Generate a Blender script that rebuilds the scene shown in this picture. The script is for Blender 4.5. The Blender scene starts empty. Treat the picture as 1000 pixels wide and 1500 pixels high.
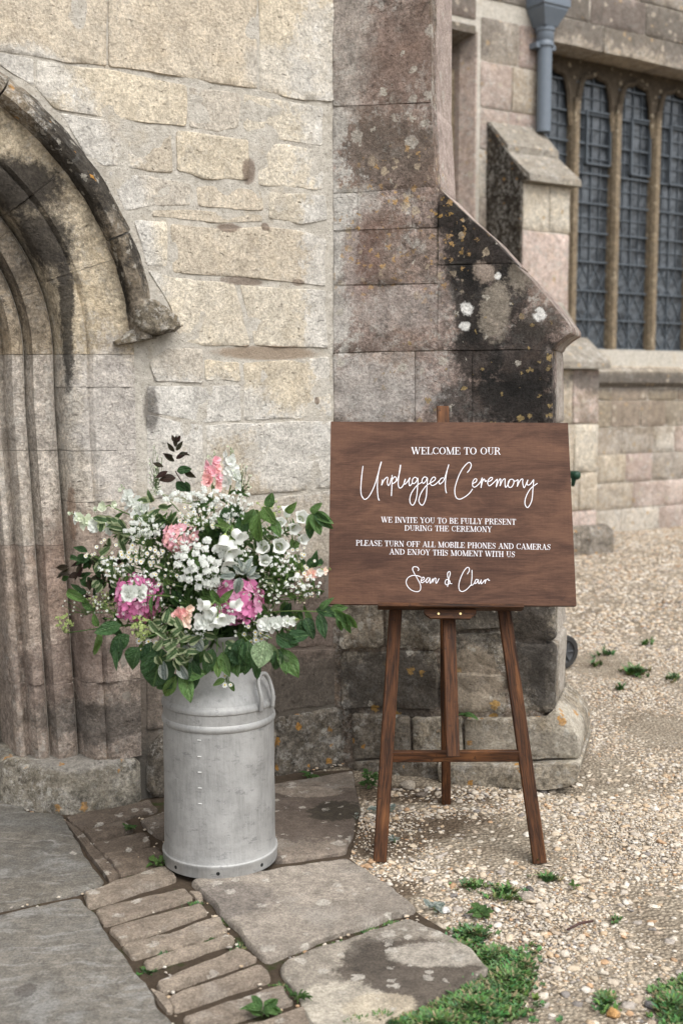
import bpy, bmesh, math, random
import numpy as np
from mathutils import Vector, Matrix, noise as mnoise, geometry as mgeo

C = bpy.context.scene.collection
SC = bpy.context.scene
R = math.radians
PI = math.pi

# ------------------------------------------------------------------ camera, sky, sun, exposure
F, EYE = 1700.0, 1.5                        # focal length in photo pixels, eye height in metres
TH = math.atan(180 / 1700)                  # downward tilt
cam_d = bpy.data.cameras.new('camera'); cam = bpy.data.objects.new('camera', cam_d); C.objects.link(cam)
cam.location = (0, 0, EYE); cam.rotation_euler = (PI / 2 - TH, 0, 0)
cam_d.sensor_fit = 'VERTICAL'; cam_d.sensor_height = 36; cam_d.sensor_width = 24
cam_d.lens = F / 1500 * 36
cam_d.clip_start = 0.05; cam_d.clip_end = 400
cam_d.dof.use_dof = True; cam_d.dof.focus_distance = 3.8; cam_d.dof.aperture_fstop = 2.8
SC.camera = cam

SUN_EL, SUN_AZ = R(56), R(35)               # overcast: azimuth counted from -Y (behind the camera) towards +X
w = bpy.data.worlds.new('World'); SC.world = w; w.use_nodes = True
nt = w.node_tree; bg = nt.nodes['Background']
sky = nt.nodes.new('ShaderNodeTexSky'); sky.sky_type = 'NISHITA'; sky.sun_disc = False
sky.sun_elevation = SUN_EL; sky.sun_rotation = PI - SUN_AZ
sky.air_density = 1.0; sky.dust_density = 4.0; sky.ozone_density = 1.0
hs = nt.nodes.new('ShaderNodeHueSaturation'); hs.inputs['Saturation'].default_value = 0.25
nt.links.new(sky.outputs[0], hs.inputs['Color']); nt.links.new(hs.outputs[0], bg.inputs[0])
bg.inputs[1].default_value = 0.15
sun_d = bpy.data.lights.new('sun', 'SUN'); sun = bpy.data.objects.new('sun', sun_d); C.objects.link(sun)
sun_d.energy = 1.05; sun_d.angle = R(45); sun_d.color = (1, 0.985, 0.955)
sdir = Vector((math.sin(SUN_AZ) * math.cos(SUN_EL), -math.cos(SUN_AZ) * math.cos(SUN_EL), math.sin(SUN_EL)))
sun.rotation_euler = sdir.to_track_quat('Z', 'Y').to_euler()
sun.location = (4, -6, 12)
SC.view_settings.view_transform = 'Standard'; SC.view_settings.look = 'None'
SC.view_settings.exposure = 0.92; SC.view_settings.gamma = 1.0; SC.view_settings.use_curve_mapping = False

# ------------------------------------------------------------------ measuring helpers (design time: photo measurement -> metres)
FW = np.array([0, math.cos(TH), -math.sin(TH)]); UP = np.array([0, math.sin(TH), math.cos(TH)])
RT = np.array([1.0, 0, 0]); CAM = np.array([0, 0, EYE])
def ray(px, py): return FW + RT * (px - 500) / F - UP * (py - 750) / F
def ground(px, py, z=0.0):
    r = ray(px, py); return CAM + r * ((z - EYE) / r[2])
def at_depth(px, py, d): return CAM + ray(px, py) * d
def at_y(px, py, y):
    r = ray(px, py); return CAM + r * (y / r[1])
class Frame:                                 # a vertical wall plane: u along it, h into it, z up
    def __init__(s, O, ang):
        s.O = np.array(O, float); s.ang = R(ang)
        s.W = np.array([math.cos(s.ang), math.sin(s.ang), 0]); s.I = np.array([-math.sin(s.ang), math.cos(s.ang), 0])
    def uz(s, px, py, h=0.0):
        r = ray(px, py); P = s.O + s.I * h
        p = CAM + r * (np.dot(P - CAM, s.I) / np.dot(r, s.I)); q = p - s.O
        return (float(q @ s.W), float(q[2]))
    def world(s, u, h, z): return s.O + u * s.W + h * s.I + np.array([0, 0, z])
    def loc(s, p): q = np.array(p) - s.O; return (float(q @ s.W), float(q @ s.I), float(q[2]))
WALL = Frame(ground(208, 1170), 30)
_j = WALL.uz(487, 900)
BUTT = Frame(WALL.world(_j[0], 0, 0), -17)
NAVE = Frame(ground(890, 779), 32.5)

# ------------------------------------------------------------------ object helpers
def tag(o, label=None, cat=None, group=None, kind=None):
    if label: o['label'] = label
    if cat: o['category'] = cat
    if group: o['group'] = group
    if kind: o['kind'] = kind
    return o
def empty(name, loc=(0, 0, 0), rz=0.0, label=None, cat=None, group=None):
    o = bpy.data.objects.new(name, None); C.objects.link(o); o.location = tuple(loc); o.rotation_euler = (0, 0, rz)
    o.empty_display_size = 0.1
    return tag(o, label, cat, group)
def link(name, me, m=None, parent=None, loc=None, smooth=None):
    if m is not None and not me.materials: me.materials.append(m)
    o = bpy.data.objects.new(name, me); C.objects.link(o)
    if parent: o.parent = parent
    if loc is not None: o.location = tuple(loc)
    return o
def mesh(name, V, Fc, smooth=False):
    me = bpy.data.meshes.new(name); me.from_pydata([tuple(map(float, v)) for v in V], [], Fc); me.update()
    if smooth: me.polygons.foreach_set('use_smooth', [True] * len(me.polygons))
    return me
def fixn(me):
    bm = bmesh.new(); bm.from_mesh(me); bmesh.ops.recalc_face_normals(bm, faces=bm.faces); bm.to_mesh(me); bm.free(); return me
def part(name, V, Fc, m, parent=None, smooth=False, fix=True, centre=True, auto=None):
    V = np.array(V, float)
    c = V.mean(0) if centre else np.zeros(3)
    me = mesh(name, V - c, Fc, smooth)
    if fix: fixn(me)
    if auto is not None:
        me.polygons.foreach_set('use_smooth', [True] * len(me.polygons)); me.set_sharp_from_angle(angle=R(auto))
    return link(name, me, m, parent, c)
def np_mesh(name, V, tris, m, parent=None, cols=None, smooth=False):
    V = np.asarray(V, np.float32); tris = np.asarray(tris, np.int32); n = tris.shape[1]
    me = bpy.data.meshes.new(name)
    me.vertices.add(len(V)); me.vertices.foreach_set('co', V.ravel())
    me.loops.add(tris.size); me.loops.foreach_set('vertex_index', tris.ravel())
    me.polygons.add(len(tris)); me.polygons.foreach_set('loop_start', np.arange(0, tris.size, n, dtype=np.int32))
    if cols is not None:
        a = me.color_attributes.new('col', 'FLOAT_COLOR', 'POINT'); a.data.foreach_set('color', np.asarray(cols, np.float32).ravel())
    me.update(calc_edges=True)
    if smooth: me.polygons.foreach_set('use_smooth', [True] * len(me.polygons))
    return link(name, me, m, parent)
class MB:                                    # collects simple shapes into one mesh
    def __init__(s): s.V = []; s.F = []
    def add(s, V, Fc):
        b = len(s.V); s.V += [tuple(v) for v in V]; s.F += [tuple(i + b for i in f) for f in Fc]; return s
    def box(s, lo, hi):
        x0, y0, z0 = lo; x1, y1, z1 = hi
        return s.add([(x0, y0, z0), (x1, y0, z0), (x1, y1, z0), (x0, y1, z0), (x0, y0, z1), (x1, y0, z1), (x1, y1, z1), (x0, y1, z1)],
                     [(0, 3, 2, 1), (4, 5, 6, 7), (0, 1, 5, 4), (1, 2, 6, 5), (2, 3, 7, 6), (3, 0, 4, 7)])
    def prism(s, poly, f0, f1):              # poly of 2-D points; f0/f1 map a point to the two ends
        n = len(poly); V = [f0(p) for p in poly] + [f1(p) for p in poly]
        return s.add(V, [tuple(range(n))[::-1], tuple(range(n, 2 * n))] + [(i, (i + 1) % n, n + (i + 1) % n, n + i) for i in range(n)])
    def tube(s, pts, rad, n=8, cap=True):
        pts = [np.array(p, float) for p in pts]; m_ = len(pts)
        rad = [rad] * m_ if np.isscalar(rad) else rad
        V = []; T = [pts[min(i + 1, m_ - 1)] - pts[max(i - 1, 0)] for i in range(m_)]
        a = np.cross(T[0], [0.31, 0.2, 0.93]);
        if np.linalg.norm(a) < 1e-6: a = np.cross(T[0], [1, 0, 0])
        for i in range(m_):
            t = T[i] / (np.linalg.norm(T[i]) + 1e-9); a = a - t * (a @ t); a /= np.linalg.norm(a) + 1e-9; b = np.cross(t, a)
            V += [pts[i] + rad[i] * (math.cos(2 * PI * k / n) * a + math.sin(2 * PI * k / n) * b) for k in range(n)]
        Fc = [(i * n + k, i * n + (k + 1) % n, (i + 1) * n + (k + 1) % n, (i + 1) * n + k) for i in range(m_ - 1) for k in range(n)]
        if cap: Fc += [tuple(range(n))[::-1], tuple(range((m_ - 1) * n, m_ * n))]
        return s.add(V, Fc)
    def lathe(s, prof, n=48, c=(0, 0, 0), close=False):   # prof: (r, z)
        V = [(c[0] + r * math.cos(2 * PI * k / n), c[1] + r * math.sin(2 * PI * k / n), c[2] + z) for r, z in prof for k in range(n)]
        Fc = [(i * n + k, i * n + (k + 1) % n, (i + 1) * n + (k + 1) % n, (i + 1) * n + k) for i in range(len(prof) - 1) for k in range(n)]
        return s.add(V, Fc)
    def build(s, name, m, parent=None, **k): return part(name, s.V, s.F, m, parent, **k)

def nz(x, y, z, f=1.0, oct=3): return mnoise.fractal(Vector((x * f, y * f, z * f)), 1.0, 2.0, oct)

def slab(poly, thick, seed=0, bevel=0.006, jit=0.003, relief=0.003, res=0.035, rnd=0.01, rf=6.0, rings=(0.7, 0.4, 0.15)):
    """A rough-edged stone from a face outline: (a, b, t) points, t outwards, and faces."""
    rs = random.Random(seed); sx = rs.uniform(-90, 90)
    P = np.array(poly, float); n0 = len(P)
    ar = 0.5 * np.sum(P[:, 0] * np.roll(P[:, 1], -1) - np.roll(P[:, 0], -1) * P[:, 1])
    if ar < 0: P = P[::-1]; ar = -ar
    B = []
    for i in range(n0):
        a, b = P[i], P[(i + 1) % n0]; L = np.linalg.norm(b - a); k = max(2, int(L / res))
        cut = min(0.45, rnd / max(L, 1e-6))
        for t in [cut] + [j / k for j in range(1, k) if cut * 1.3 < j / k < 1 - cut * 1.3] + [1 - cut]: B.append(a + (b - a) * t)
    B = np.array(B); n = len(B); c = P.mean(0)
    cr = np.roll(P, -1, 0); w_ = P[:, 0] * cr[:, 1] - cr[:, 0] * P[:, 1]
    c = np.array([np.sum((P[:, 0] + cr[:, 0]) * w_), np.sum((P[:, 1] + cr[:, 1]) * w_)]) / (6 * ar)
    d = B - c; L = np.linalg.norm(d, axis=1)
    j = np.array([nz(p[0], p[1], sx, 9, 4) for p in B]) * jit * 2
    B = c + d * ((L + j) / L)[:, None]; L = L + j
    V = []
    for (x, y) in B: V.append((x, y, -thick))
    for (x, y) in B: V.append((x, y, -bevel * rs.uniform(0.6, 1.5)))
    scales = [1 - np.minimum(bevel * 1.1 / L, 0.3)] + [np.full(n, s) for s in rings]
    for s in scales:
        for (x, y) in c + (B - c) * s[:, None]: V.append((x, y, nz(x, y, sx, rf, 5) * relief))
    V.append((c[0], c[1], nz(c[0], c[1], sx, rf, 5) * relief))
    m = len(scales) + 2; Fc = [(r * n + i, r * n + (i + 1) % n, (r + 1) * n + (i + 1) % n, (r + 1) * n + i) for r in range(m - 1) for i in range(n)]
    k = len(V) - 1; Fc += [((m - 1) * n + i, (m - 1) * n + (i + 1) % n, k) for i in range(n)]
    Fc.append(tuple(range(n))[::-1])
    return V, Fc
def wall_stone(fr_pts, h, thick, m, parent, seed, tint, name='stone', **k):
    """stone in a wall frame: outline in (u, z), face at depth h"""
    V, Fc = slab(fr_pts, thick, seed, **k)
    o = part(name, [(a, h - t, b) for a, b, t in V], [f[::-1] for f in Fc], m, parent, auto=50, fix=False)
    o.color = (*tint, 1); return o
def inset(poly, g):
    P = np.array(poly, float); c = P.mean(0); d = P - c; L = np.linalg.norm(d, axis=1)[:, None]
    return c + d * (1 - g / L)
def smooth_path(pts, n=8, closed=False):
    P = [np.array(p, float) for p in pts]; out = []
    for i in range(len(P) - 1):
        p0 = P[max(i - 1, 0)]; p1 = P[i]; p2 = P[i + 1]; p3 = P[min(i + 2, len(P) - 1)]
        for k in range(n):
            t = k / n
            out.append(0.5 * (2 * p1 + (p2 - p0) * t + (2 * p0 - 5 * p1 + 4 * p2 - p3) * t * t + (3 * p1 - p0 - 3 * p2 + p3) * t ** 3))
    out.append(P[-1]); return out

# ------------------------------------------------------------------ materials
class NT:
    def __init__(s, name):
        s.m = bpy.data.materials.new(name); s.m.use_nodes = True; s.t = s.m.node_tree
        s.bs = s.t.nodes['Principled BSDF']; s.out = s.t.nodes['Material Output']
    def n(s, typ, **k):
        nd = s.t.nodes.new('ShaderNode' + typ)
        for a, v in k.items(): setattr(nd, a, v)
        return nd
    def put(s, sock, v):
        if isinstance(v, bpy.types.NodeSocket): s.t.links.new(v, sock)
        else: sock.default_value = v
    def pos(s): return s.n('NewGeometry').outputs['Position']
    def obj(s): return s.n('TexCoord').outputs['Object']
    def rnd(s): return s.n('ObjectInfo').outputs['Random']
    def ocol(s): return s.n('ObjectInfo').outputs['Color']
    def attr(s, a='col'): nd = s.n('Attribute'); nd.attribute_name = a; return nd.outputs['Color']
    def math(s, op, a, b=0.0, c=0.0, clamp=False):
        nd = s.n('Math', operation=op, use_clamp=clamp); s.put(nd.inputs[0], a); s.put(nd.inputs[1], b); s.put(nd.inputs[2], c); return nd.outputs[0]
    def vmath(s, op, a, b=(0, 0, 0)):
        nd = s.n('VectorMath', operation=op); s.put(nd.inputs[0], a); s.put(nd.inputs[1], b)
        return nd.outputs['Value'] if op in ('LENGTH', 'DISTANCE', 'DOT_PRODUCT') else nd.outputs[0]
    def scale(s, v, k): return s.vmath('MULTIPLY', v, k if isinstance(k, tuple) else (k, k, k))
    def noise(s, v, sc, det=4, ro=0.6, dist=0.0, col=False):
        nd = s.n('TexNoise'); s.put(nd.inputs['Vector'], v); nd.inputs['Scale'].default_value = sc; nd.inputs['Detail'].default_value = det
        nd.inputs['Roughness'].default_value = ro; nd.inputs['Distortion'].default_value = dist
        return nd.outputs['Color' if col else 'Fac']
    def voro(s, v, sc, feat='F1', out='Distance', rand=1.0):
        nd = s.n('TexVoronoi', feature=feat); s.put(nd.inputs['Vector'], v); nd.inputs['Scale'].default_value = sc; nd.inputs['Randomness'].default_value = rand
        return nd.outputs[out]
    def ss(s, v, a, b, lo=0.0, hi=1.0):          # smoothstep; a > b allowed
        nd = s.n('MapRange', interpolation_type='SMOOTHSTEP'); s.put(nd.inputs[0], v)
        if a > b: a, b, lo, hi = b, a, hi, lo
        nd.inputs[1].default_value = a; nd.inputs[2].default_value = b; nd.inputs[3].default_value = lo; nd.inputs[4].default_value = hi
        return nd.outputs[0]
    def mix(s, f, a, b, mode='MIX'):
        nd = s.n('Mix', data_type='RGBA', blend_type=mode); s.put(nd.inputs[0], f)
        for i, v in ((6, a), (7, b)): s.put(nd.inputs[i], (*v, 1) if isinstance(v, tuple) and len(v) == 3 else v)
        return nd.outputs[2]
    def val(s, col, f):                          # multiply a colour by a value
        cmb = s.n('CombineColor'); [s.put(cmb.inputs[i], f) for i in range(3)]
        return s.mix(1.0, col, cmb.outputs[0], 'MULTIPLY')
    def bump(s, h, dist=0.01, st=1.0, nrm=None):
        nd = s.n('Bump'); nd.inputs['Strength'].default_value = st; nd.inputs['Distance'].default_value = dist
        s.put(nd.inputs['Height'], h)
        if nrm is not None: s.put(nd.inputs['Normal'], nrm)
        return nd.outputs[0]
    def blob(s, p, nzf, c, r, k=0.9, lo=-0.05, hi=0.35):   # ragged patch round a place
        d = s.vmath('LENGTH', s.vmath('DIVIDE', s.vmath('SUBTRACT', p, tuple(map(float, c))), tuple(map(float, r))))
        v = s.math('ADD', s.math('SUBTRACT', 1.0, d), s.math('MULTIPLY', s.math('SUBTRACT', nzf, 0.5), k * 2))
        return s.ss(v, lo, hi)
    def spots(s, p, sc, size, prob, dist=0.022):  # separate rounded spots (lichen)
        pv = s.vmath('ADD', p, s.scale(s.vmath('SUBTRACT', s.noise(p, 55, 4, col=True), (0.5, 0.5, 0.5)), dist * 2))
        nd = s.n('TexVoronoi', feature='F1'); s.put(nd.inputs['Vector'], pv); nd.inputs['Scale'].default_value = sc
        sep = s.n('SeparateColor'); s.put(sep.inputs[0], nd.outputs['Color'])
        rr = s.math('MULTIPLY', s.math('GREATER_THAN', sep.outputs[0], 1 - prob), s.math('MULTIPLY_ADD', sep.outputs[1], size * 0.7, size * 0.3))
        return s.ss(s.math('SUBTRACT', rr, nd.outputs['Distance']), 0.0, 0.05)
    def done(s, col=None, rough=0.9, nrm=None, metal=0.0, spec=0.3, **k):
        b = s.bs.inputs
        if col is not None: s.put(b['Base Color'], (*col, 1) if isinstance(col, tuple) and len(col) == 3 else col)
        s.put(b['Roughness'], rough); s.put(b['Metallic'], metal); s.put(b['Specular IOR Level'], spec)
        if nrm is not None: s.put(b['Normal'], nrm)
        for a, v in k.items(): s.put(b[a], v)
        return s.m

def stone_mat(name, tints=None, var=0.35, mottle=(0.7, 1.25), pits=0.6, stains=(), lichen=(), bump=0.006, big=0.0, fine=1.0, warm=(1.05, 1.0, 0.93), crusty=0.0, darks=0.0, grain=0.3, pale=(0.45, 0.43, 0.39)):
    """limestone: per-object tint (object colour) x mottling, pits, stains with their own place, lichen spots"""
    t = NT(name); p = t.pos(); base = t.ocol() if tints is None else tints
    n1 = t.noise(p, 3.2, 7, 0.66); n2 = t.noise(p, 17, 7, 0.75); n3 = t.noise(p, 100, 4, 0.75); n4 = t.noise(p, 9, 6, 0.7, 0.6)
    nzf = t.math('ADD', t.math('MULTIPLY', t.noise(p, 7, 4, 0.65), 0.5), t.math('MULTIPLY', t.noise(p, 42, 6, 0.8), 0.6)); nzf = t.math('SUBTRACT', nzf, 0.05)
    n5 = t.noise(t.vmath('ADD', p, (4, 4, 4)), 48, 6, 0.85); col = t.val(base, t.ss(n2, 0.32, 0.68, *mottle)); col = t.val(col, t.ss(n5, 0.36, 0.64, 1 - grain, 1 + grain * 0.8))
    col = t.mix(t.ss(n1, 0.42, 0.66, 0, var), col, t.mix(1.0, base, (0.72, 0.68, 0.63), 'MULTIPLY'))
    col = t.mix(t.ss(n4, 0.5, 0.7, 0, var), col, t.mix(1.0, base, (warm[0] * 1.08, warm[1] * 1.06, warm[2]), 'MULTIPLY'))
    if crusty:
        m1 = t.math('MULTIPLY', t.ss(t.noise(t.vmath('ADD', p, (3, 1, 7)), 26, 8, 0.85), 0.5, 0.57), t.ss(t.noise(t.vmath('ADD', p, (1, 9, 2)), 5, 4, 0.6), 0.38, 0.6))
        col = t.mix(t.math('MULTIPLY', m1, crusty), col, pale)
    if darks:
        m2 = t.math('MULTIPLY', t.ss(t.noise(t.vmath('ADD', p, (7, 3, 1)), 20, 8, 0.86), 0.51, 0.57), t.ss(t.noise(t.vmath('ADD', p, (5, 2, 8)), 4, 4, 0.6), 0.42, 0.62))
        col = t.mix(t.math('MULTIPLY', m2, darks), col, t.mix(1.0, col, (0.3, 0.28, 0.26), 'MULTIPLY'))
    # pits, aligned loosely with the bedding
    pp = t.scale(p, (1, 1, 1.7)); pit = t.math('MULTIPLY', t.ss(t.voro(t.vmath('ADD', pp, t.scale(t.noise(p, 24, 3, col=True), 0.05)), 26), 0.17, 0.06), t.ss(t.noise(p, 5, 3), 0.5, 0.62))
    pit2 = t.ss(t.noise(t.scale(p, (1, 1, 2.4)), 34, 6, 0.8), 0.39, 0.31)
    pit = t.math('MAXIMUM', pit, t.math('MULTIPLY', pit2, 0.8))
    col = t.mix(t.math('MULTIPLY', pit, pits * 0.9), col, t.mix(1.0, col, (0.3, 0.26, 0.22), 'MULTIPLY'))
    for (c, r, k, colr, amt) in stains:
        sharp = k < 0.45
        mk = t.blob(p, nzf, c, r, k * 1.6, 0.0, 0.12 if sharp else 0.4); col = t.mix(t.math('MULTIPLY', mk, amt), col, t.val((*colr, 1), t.ss(n2, 0.25, 0.75, 0.7, 1.3)))
    for (sc, size, prob, colr, zone) in lichen:
        mk = t.spots(p, sc, size, prob)
        if zone: mk = t.math('MULTIPLY', mk, t.blob(p, nzf, zone[0], zone[1], 0.6))
        col = t.mix(t.math('MULTIPLY', mk, t.ss(n2, 0.3, 0.6, 0.25, 0.9)), col, colr)
    col = t.val(col, t.ss(n3, 0.32, 0.68, 0.74, 1.25))
    h = t.math('ADD', t.math('ADD', n2, t.math('MULTIPLY', n5, 0.7)), t.math('MULTIPLY', n3, 0.4 * fine))
    h = t.math('SUBTRACT', h, t.math('MULTIPLY', pit, 0.7))
    if big: h = t.math('ADD', h, t.math('MULTIPLY', t.noise(t.scale(p, (1, 1, 1.6)), 7, 7, 0.75, 1.0), big))
    return t.done(col, 0.95, t.bump(h, bump), spec=0.15)
# ------------------------------------------------------------------ stone materials
def lin(r, g, b): return tuple(((c / 255) / 12.92 if c / 255 <= 0.04045 else ((c / 255 + 0.055) / 1.055) ** 2.4) for c in (r, g, b))
def wp(px, py): u, z = WALL.uz(px, py); return WALL.world(u, 0, z)
def bp(px, py): u, z = BUTT.uz(px, py); return BUTT.world(u, 0, z)
WHITE = (0.53, 0.51, 0.47); BROWN = (0.17, 0.125, 0.095); SOOT = (0.018, 0.017, 0.016); DARK = (0.06, 0.052, 0.045)
ORANGE = (0.42, 0.21, 0.045); PALE = (0.5, 0.48, 0.43)
lime = [(wp(120, 250), (.16, .16, .3), .55, WHITE, .75), (wp(175, 330), (.14, .14, .35), .5, WHITE, .8), (wp(205, 420), (.12, .12, .25), .5, WHITE, .75),
        (wp(40, 110), (.2, .2, .13), .5, WHITE, .75), (wp(482, 390), (.14, .14, .8), 1.1, WHITE, .8), (wp(470, 150), (.16, .16, .5), 1.1, WHITE, .6),
        (wp(440, 660), (.32, .32, .2), .6, WHITE, .8), (wp(290, 600), (.36, .36, .15), .6, WHITE, .75), (wp(240, 640), (.25, .25, .3), .6, WHITE, .6), (wp(410, 105), (.18, .18, .1), .6, WHITE, .5)]
smear = [(wp(363, 250), (.034, .034, .055), .6, BROWN, .8), (wp(335, 334), (.06, .06, .02), .8, BROWN, .8), (wp(388, 332), (.02, .02, .018), .3, BROWN, .8),
         (wp(355, 412), (.1, .1, .02), .9, BROWN, .75), (wp(436, 414), (.03, .03, .014), .3, BROWN, .7), (wp(390, 517), (.25, .25, .03), .4, (.28, .215, .155), .85),
         (wp(464, 587), (.012, .012, .016), .2, BROWN, .8), (wp(222, 600), (.035, .035, .1), .5, DARK, .7)]
low = [(wp(212, 1060), (.07, .07, .4), .5, (.05, .045, .038), .9), (wp(330, 980), (.6, .6, .35), .7, (.17, .14, .115), .7), (wp(450, 900), (.5, .5, .26), .6, (.15, .115, .095), .75), (wp(470, 1010), (.55, .55, .16), .7, (.1, .085, .07), .85)]
M_WALL = stone_mat('limestone_ashlar', grain=.13, var=.3, mottle=(.8, 1.15), pits=.9, stains=lime + smear + low, lichen=[], bump=.009, crusty=.25, darks=.25)
mt = NT('lime_mortar'); _p = mt.pos(); _n = mt.noise(_p, 30, 7, .75); _m = mt.noise(_p, 6, 5, .7)
_c = mt.mix(mt.ss(_n, .3, .7), (.38, .35, .3), (.58, .545, .48)); _c = mt.mix(mt.ss(_m, .5, .7, 0, .6), _c, (.44, .38, .29))
_c = mt.mix(mt.ss(mt.voro(_p, 70), .22, .08, 0, .6), _c, (.08, .07, .06))
for (c_, r_, k_, col_, a_) in low + smear: _c = mt.mix(mt.math('MULTIPLY', mt.blob(_p, _n, c_, r_, k_), a_), _c, col_)
M_MORTAR = mt.done(_c, .95, mt.bump(mt.noise(_p, 45, 6, .8), .012), spec=.1)
soot = [(wp(60, 350), (.13, .13, .13), .5, SOOT, .85), (wp(95, 470), (.034, .1, .3), .8, SOOT, .85), (wp(30, 270), (.16, .16, .12), .5, SOOT, .9), (wp(0, 330), (.3, .3, .3), .5, DARK, .5), (wp(40, 430), (.16, .16, .28), .6, DARK, .5), (wp(20, 560), (.08, .1, .3), .6, SOOT, .5)]
pinkish = [(wp(110, 850), (.2, .3, .3), .5, (.25, .17, .13), .6), (wp(160, 930), (.22, .22, .2), .5, (.17, .13, .11), .7), (wp(95, 760), (.04, .1, .15), .4, (.3, .2, .14), .6),
           (wp(80, 1000), (.3, .3, .16), .6, (.2, .15, .125), .6), (wp(150, 1060), (.3, .3, .1), .6, (.1, .09, .08), .7), (wp(165, 620), (.14, .14, .35), .6, (.5, .47, .44), .6)]
M_JAMB = stone_mat('weathered_jamb_stone', grain=.4, var=.4, mottle=(.68, 1.25), pits=.8, stains=soot + pinkish, bump=.012, big=.9, crusty=.5, darks=.6)
M_HOOD = stone_mat('lichened_hood_stone', grain=.5, var=.6, mottle=(.45, 1.3), pits=.6, stains=[(wp(120, 240), (.25, .25, .3), .7, SOOT, .8), (wp(185, 400), (.08, .08, .2), .6, SOOT, .85), (wp(230, 480), (.1, .1, .05), .6, SOOT, .7)],
                   lichen=[(40, .55, .3, (.3, .28, .24), None), (30, .5, .05, ORANGE, None)], bump=.009, big=.6, crusty=.7, darks=.8)
# the buttress: pink-brown stone, black crust under the sloping top, rings of lichen
crust = [(bp(660, 310), (.09, .09, .12), .45, SOOT, .9), (bp(710, 370), (.22, .22, .16), .5, SOOT, .9), (bp(690, 440), (.1, .1, .2), .5, SOOT, .92), (bp(745, 430), (.1, .1, .14), .55, SOOT, .85), (bp(700, 520), (.13, .13, .12), .55, SOOT, .85), (bp(770, 530), (.16, .16, .2), .6, SOOT, .85),
         (bp(790, 470), (.1, .1, .08), .7, DARK, .7), (bp(720, 590), (.3, .3, .12), .65, SOOT, .75), (bp(765, 585), (.22, .22, .15), .9, SOOT, .8), (bp(780, 940), (.1, .1, .3), .6, DARK, .85), (bp(590, 1000), (.3, .3, .18), .9, DARK, .8), (bp(690, 900), (.3, .3, .12), 1.0, (.05, .045, .04), .6), (bp(800, 980), (.08, .08, .2), 1.0, (.05, .045, .04), .7), (bp(720, 880), (.3, .3, .08), .7, DARK, .6), (bp(560, 215), (.25, .25, .15), .7, (.09, .075, .062), .6),
         (bp(690, 1000), (.12, .12, .14), .4, (.36, .3, .23), .7)]
pale = [(bp(490, 360), (.12, .12, .55), 1.2, WHITE, .8), (bp(545, 570), (.3, .3, .16), .8, (.47, .44, .41), .6), (bp(520, 300), (.12, .12, .1), .6, WHITE, .5), (bp(570, 450), (.3, .3, .1), .8, (.4, .36, .33), .45), (bp(510, 60), (.12, .12, .4), 1.0, (.4, .37, .33), .55), (BUTT.world(.41, .25, 2.7), (.16, .2, .8), .4, (.44, .36, .32), .8), (BUTT.world(.9, .25, 1.0), (.16, .2, .8), .4, (.42, .38, .33), .7), (bp(590, 100), (.2, .2, .25), .9, (.2, .14, .115), .5), (bp(530, 380), (.1, .1, .2), .9, (.19, .12, .1), .55), (bp(560, 330), (.1, .1, .06), .9, (.2, .13, .1), .5),  # end-face patches: cleaner pinkish stone, with its lit side painted paler
        (bp(726, 455), (.06, .06, .13), 1.0, (.27, .235, .19), .8), (bp(710, 400), (.05, .05, .05), .9, (.27, .22, .18), .8), (bp(760, 400), (.05, .05, .09), 1.0, (.27, .235, .19), .7),
        (bp(729, 404), (.015, .015, .016), .8, (.66, .65, .62), 1), (bp(684, 451), (.028, .028, .03), .9, (.66, .65, .62), 1), (bp(680, 478), (.024, .024, .02), .9, (.66, .65, .62), 1), (bp(791, 462), (.031, .031, .033), .9, (.66, .65, .62), 1)]
yl = [(22, .5, .16, (.4, .24, .07), (bp(640, 1020), (.45, .45, .14))), (24, .5, .3, (.4, .33, .24), (bp(590, 330), (.45, .45, .32))), (15, .5, .2, (.42, .39, .34), (bp(560, 200), (.4, .4, .8))), (44, .5, .3, (.42, .27, .12), (bp(600, 330), (.4, .4, .35))), (30, .45, .2, (.3, .22, .1), (bp(700, 560), (.5, .5, .35))), (40, .5, .25, (.36, .23, .08), (bp(655, 330), (.1, .1, .14))), (26, .5, .1, (.45, .42, .36), None)]
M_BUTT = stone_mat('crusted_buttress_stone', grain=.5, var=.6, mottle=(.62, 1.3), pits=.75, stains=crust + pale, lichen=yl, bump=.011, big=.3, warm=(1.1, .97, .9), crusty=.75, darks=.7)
M_PLINTH = stone_mat('dark_lichened_plinth', grain=.45, var=.6, mottle=(.5, 1.35), pits=.7, stains=[(bp(700, 1080), (.14, .2, .08), .6, (.36, .32, .26), .7), (bp(840, 1070), (.12, .25, .14), .5, (.42, .38, .31), .85), (bp(800, 1085), (.2, .2, .06), .6, (.33, .3, .25), .6), (wp(110, 1115), (.3, .3, .04), .6, (.3, .28, .25), .7)],
                     lichen=[(24, .5, .13, ORANGE, None), (32, .5, .12, (.4, .38, .33), None)], bump=.011, big=.7, crusty=.6, darks=.8)

# ------------------------------------------------------------------ the church porch
porch = empty('church_porch', WALL.O, WALL.ang, 'pale limestone church porch wall with moulded doorway and diagonal buttress', 'building')
rs = random.Random(5)
AU, AZ, AR = -.97, 1.62, .97               # arch centre and radius at the outer edge of the mouldings
def apath(z_or_ang, o, kind):
    ln = .043 * max(0, 1.45 - z_or_ang) * min(1, o / .22)          # the old jambs lean
    if kind == 'R': return (-o + ln, z_or_ang)
    if kind == 'L': return (2 * AU + o - ln, z_or_ang)
    return (AU + (AR - o) * math.cos(z_or_ang), AZ + (AR - o) * math.sin(z_or_ang))
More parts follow.
